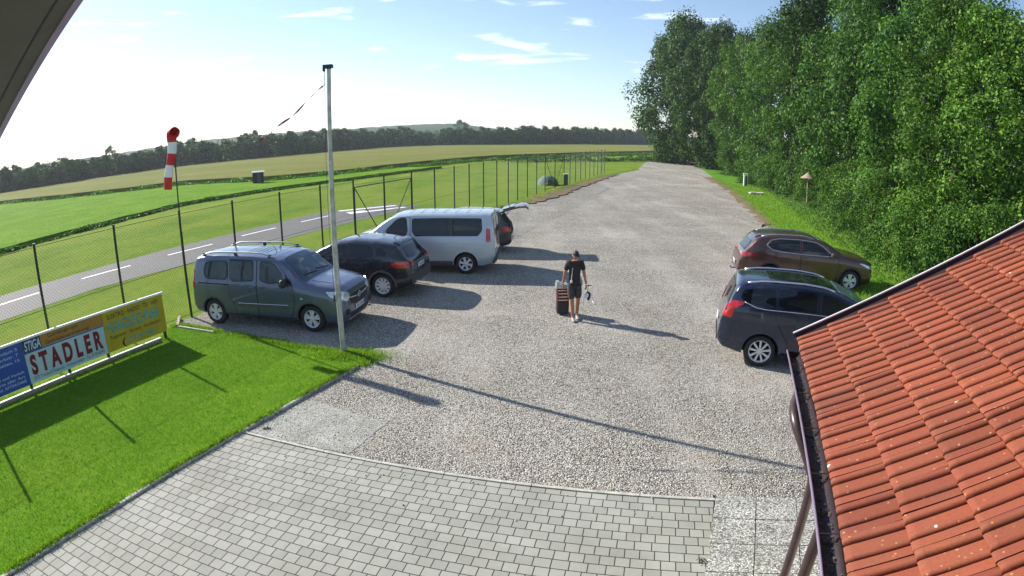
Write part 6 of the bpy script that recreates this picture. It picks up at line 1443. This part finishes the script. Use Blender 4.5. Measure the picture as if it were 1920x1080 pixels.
def finger_mesh(base, d_palm, side, spread, curl):
    """five short skinned chains in one go, returned as mesh data"""
    chain = [((base[0], base[1], base[2]), (.030, .016))]; edges = []
    right = Vector((0, 1, 0))
    k0 = Vector(base) + Vector((0, 0, -.035)); chain.append((tuple(k0), (.036, .015))); edges.append((0, 1))
    for f in range(4):
        o_ = Vector((0, (-.027 + .018 * f), 0)); L = (.032, .036, .034, .027)[f]
        a = k0 + o_ + Vector((0, 0, -.035)); b_ = a + Vector((side * -curl * L * .5, 0, -L)); d_ = b_ + Vector((side * -curl * L * 1.0, 0, -L * (.75 - curl * .5)))
        i = len(chain); chain += [(tuple(k0 + o_ * .9), .010), (tuple(a), .0095), (tuple(b_), .0088), (tuple(d_), .0078)]; edges += [(1, i), (i, i + 1), (i + 1, i + 2), (i + 2, i + 3)]
    i = len(chain); t0 = Vector(base) + Vector((side * -.012, -.026, -.02)); chain += [(tuple(t0), .012), (tuple(t0 + Vector((side * -.018, -.018, -.030))), .0105), (tuple(t0 + Vector((side * -.022, -.016, -.058))), .0088)]
    edges += [(0, i), (i, i + 1), (i + 1, i + 2)]
    return chain, edges
for base, side, curl in (((.287, -.085, .895), 1, .9), ((-.261, .145, .88), -1, .9)):
    ch, ed = finger_mesh(base, None, side, .02, curl)
    h = skin_obj('hand', ch, ed, MT['skin'], man, sub=1)
    bm = bmesh.new(); bm.from_mesh(body.data); bm.from_mesh(h.data); bm.to_mesh(body.data); bm.free(); bpy.data.objects.remove(h, do_unlink=True)
body.data.polygons.foreach_set('use_smooth', [True] * len(body.data.polygons))
# clothes as shells following the body
skin_obj('t_shirt', [((0, 0, .82), (.175, .135)), ((0, 0, .92), (.168, .13)), ((0, -.005, 1.10), (.144, .114)), ((0, -.015, 1.29), (.165, .125)), ((0, -.01, 1.44), (.120, .098)), ((0, -.02, 1.485), (.075, .07)),
    ((.165, -.005, 1.435), .078), ((.225, .008, 1.235), .068), ((-.165, -.005, 1.435), .078), ((-.221, .035, 1.235), .068)], [(0, 1), (1, 2), (2, 3), (3, 4), (4, 5), (4, 6), (6, 7), (4, 8), (8, 9)], MT['shirt'], man)
skin_obj('shorts', [((0, 0, .96), (.140, .112)), ((.09, 0, .86), .112), ((.098, -.02, .66), .098), ((.10, -.025, .52), .092), ((-.09, -.01, .86), .112), ((-.085, -.06, .66), .098), ((-.078, -.082, .52), .092)],
    [(0, 1), (1, 2), (2, 3), (0, 4), (4, 5), (5, 6)], MT['shorts'], man)
for s_, y in ((.095, .0), (-.045, -.17)):
    skin_obj('shoe', [((s_, y + .07, .045), (.042, .040)), ((s_, y, .045), (.046, .042)), ((s_, y - .11, .035), (.046, .030)), ((s_, y - .17, .028), (.036, .022))], [(0, 1), (1, 2), (2, 3)], MT['shoe'], man)
    skin_obj('sock', [((s_, y + .055, .07), .041), ((s_, y + .065, .14), .042)], [(0, 1)], MT['white'], man, sub=1)
bm = bmesh.new(); bmesh.ops.create_uvsphere(bm, u_segments=22, v_segments=14, radius=1.0)
bmesh.ops.delete(bm, geom=[v for v in bm.verts if v.co.z < .12], context='VERTS')
for v in bm.verts: v.co = Vector((v.co.x * .085, v.co.y * .107, v.co.z * .122))
bm.transform(HM); me = bpy.data.meshes.new('cap'); bm.to_mesh(me); bm.free()
for p in me.polygons: p.use_smooth = True
cap = link('cap', me, man, MT['cap']); md = cap.modifiers.new('t', 'SOLIDIFY'); md.thickness = .004
mb = MB(); n = 9; vs = []
for i in range(n):
    a = math.pi * (-.5 + i / (n - 1)) ; vs.append(HM @ Vector((math.sin(a) * .074, -.070 - .02 * math.cos(a), .022))); vs.append(HM @ Vector((math.sin(a) * .070, -.085 - .095 * math.cos(a), .006 + .006 * math.cos(a))))
b = len(vs); vs += [v - Vector((0, 0, .004)) for v in vs]
fs = [(2 * i, 2 * i + 1, 2 * i + 3, 2 * i + 2) for i in range(n - 1)] + [(b + 2 * i + 2, b + 2 * i + 3, b + 2 * i + 1, b + 2 * i) for i in range(n - 1)] + [(2 * i + 1, b + 2 * i + 1, b + 2 * i + 3, 2 * i + 3) for i in range(n - 1)]
mb.add(vs, fs); mb.build('cap_peak', MT['cap'], cap)
bm = bmesh.new(); bmesh.ops.create_uvsphere(bm, u_segments=20, v_segments=14, radius=1.0)
bmesh.ops.delete(bm, geom=[v for v in bm.verts if v.co.z > .45 or v.co.z < -.45 or v.co.y < .05], context='VERTS')
for v in bm.verts: v.co = Vector((v.co.x * .081, v.co.y * .103, v.co.z * .121))
bm.transform(HM); me = bpy.data.meshes.new('hair'); bm.to_mesh(me); bm.free(); hr_ = link('hair', me, man, MT['hair']); md = hr_.modifiers.new('t', 'SOLIDIFY'); md.thickness = .006
mb = MB(); mb.tube([(-.08, -.125, 1.33), (-.10, -.135, 1.12), (-.11, -.135, 1.02)], .007, 6); mb.box((-.11, -.145, 1.0), (.05, .02, .07)); mb.build('lanyard', MT['white'], man)
# trolley case pulled beside him (image left)
tc_ = empty('trolley_case', (1.285, 14.05, .004), R(4), 'dark red and black stacked tool trolley with silver top, held in his right hand', 'trolley')
mb = MB(); mb.box((0, 0, .20), (.30, .26, .30)); mb.box((0, .005, .055), (.26, .22, .05)); mb.build('lower_box', MT['blackplastic'], tc_)
for k in range(4):
    mb = MB(); mb.box((-.012 * k * .4, .006 * k, .395 + k * .082), (.30 - .004 * k, .25, .072)); d_ = mb.build('drawer', MT['darkred'], tc_)
    mb = MB(); mb.box((-.012 * k * .4, .006 * k - .129, .395 + k * .082), (.24, .008, .018)); mb.build('drawer_handle', MT['chrome'], d_)
mb = MB(); mb.box((-.02, .03, .735), (.31, .25, .10)); mb.box((-.13, .03, .81), (.07, .20, .09)); mb.build('top_tray', MT['galv'], tc_)
mb = MB(); mb.tube([(-.02, .14, .05), (-.02, .14, .80), (.02, .02, .885), (.05, -.01, .885)], .011, 6); mb.tube([(.10, .14, .05), (.10, .14, .80), (.08, .02, .885), (.03, -.01, .885)], .011, 6); mb.build('handle', MT['galv'], tc_)
for sx in (-.12, .12):
    mb = MB(); mb.lathe([(.0, -.015), (.045, -.015), (.05, 0), (.045, .015), (0, .015)], 14, 'X', (sx, .11, .05)); mb.build('wheel', MT['tyre'], tc_, smooth=True)
# small model hanging from his left hand (image right)
rc = empty('model_drone', (1.53 + .345, 13.55, .60), R(10), 'small white and black model aircraft carried in his left hand', 'model')
mb = MB(); mb.tube([(0, .02, .30), (-.02, .0, .10)], .007, 6); mb.tube([(-.07, 0, .28), (.07, 0, .28)], .010, 6); mb.build('handle', MT['blackplastic'], rc)
mb = MB(); mb.tube(catmull([(-.03, 0, .12), (0, 0, .06), (.01, 0, -.03), (0, 0, -.10)], 4), [.02, .03, .045, .055, .06, .06, .055, .05, .045, .04, .035, .03, .012], 10); mb.build('fuselage', MT['blackplastic'], rc, smooth=True)
mb = MB()
for sx in (-1, 1): mb.tube([(0, 0, .08), (sx * .08, -.02, .05), (sx * .12, -.02, -.06), (sx * .14, -.03, -.16)], .011, 6); mb.tube([(0, 0, -.02), (sx * .11, .02, -.03)], .009, 6); mb.tube([(sx * .14, -.12, -.16), (sx * .14, .10, -.16)], .009, 6)
mb.box((-.045, -.03, .03), (.06, .05, .12), M=Matrix.Rotation(.5, 3, 'Y')); mb.build('frame', MT['white'], rc)
mb = MB(); mb.box((0.0, .03, .02), (.30, .03, .012), M=Matrix.Rotation(.35, 3, 'Y')); mb.build('rotor_blade', MT['white'], rc)

# ------------------------------------------------------------------ air: thin haze over the distance
mb = MB(); mb.box((0, 0, 54), (2960, 2960, 112)); hz_ = mb.build('haze', None)
m = bpy.data.materials.new('haze'); m.use_nodes = True; t = m.node_tree; t.nodes.clear()
pv = N(t, 'ShaderNodeVolumePrincipled'); pv.inputs['Color'].default_value = (0.80, 0.88, 1.0, 1); pv.inputs['Density'].default_value = 0.0003; pv.inputs['Anisotropy'].default_value = 0.3
mo = N(t, 'ShaderNodeOutputMaterial'); t.links.new(pv.outputs[0], mo.inputs['Volume']); hz_.data.materials.append(m)
tag(hz_, 'thin summer haze over the distant fields', 'haze', kind='stuff')
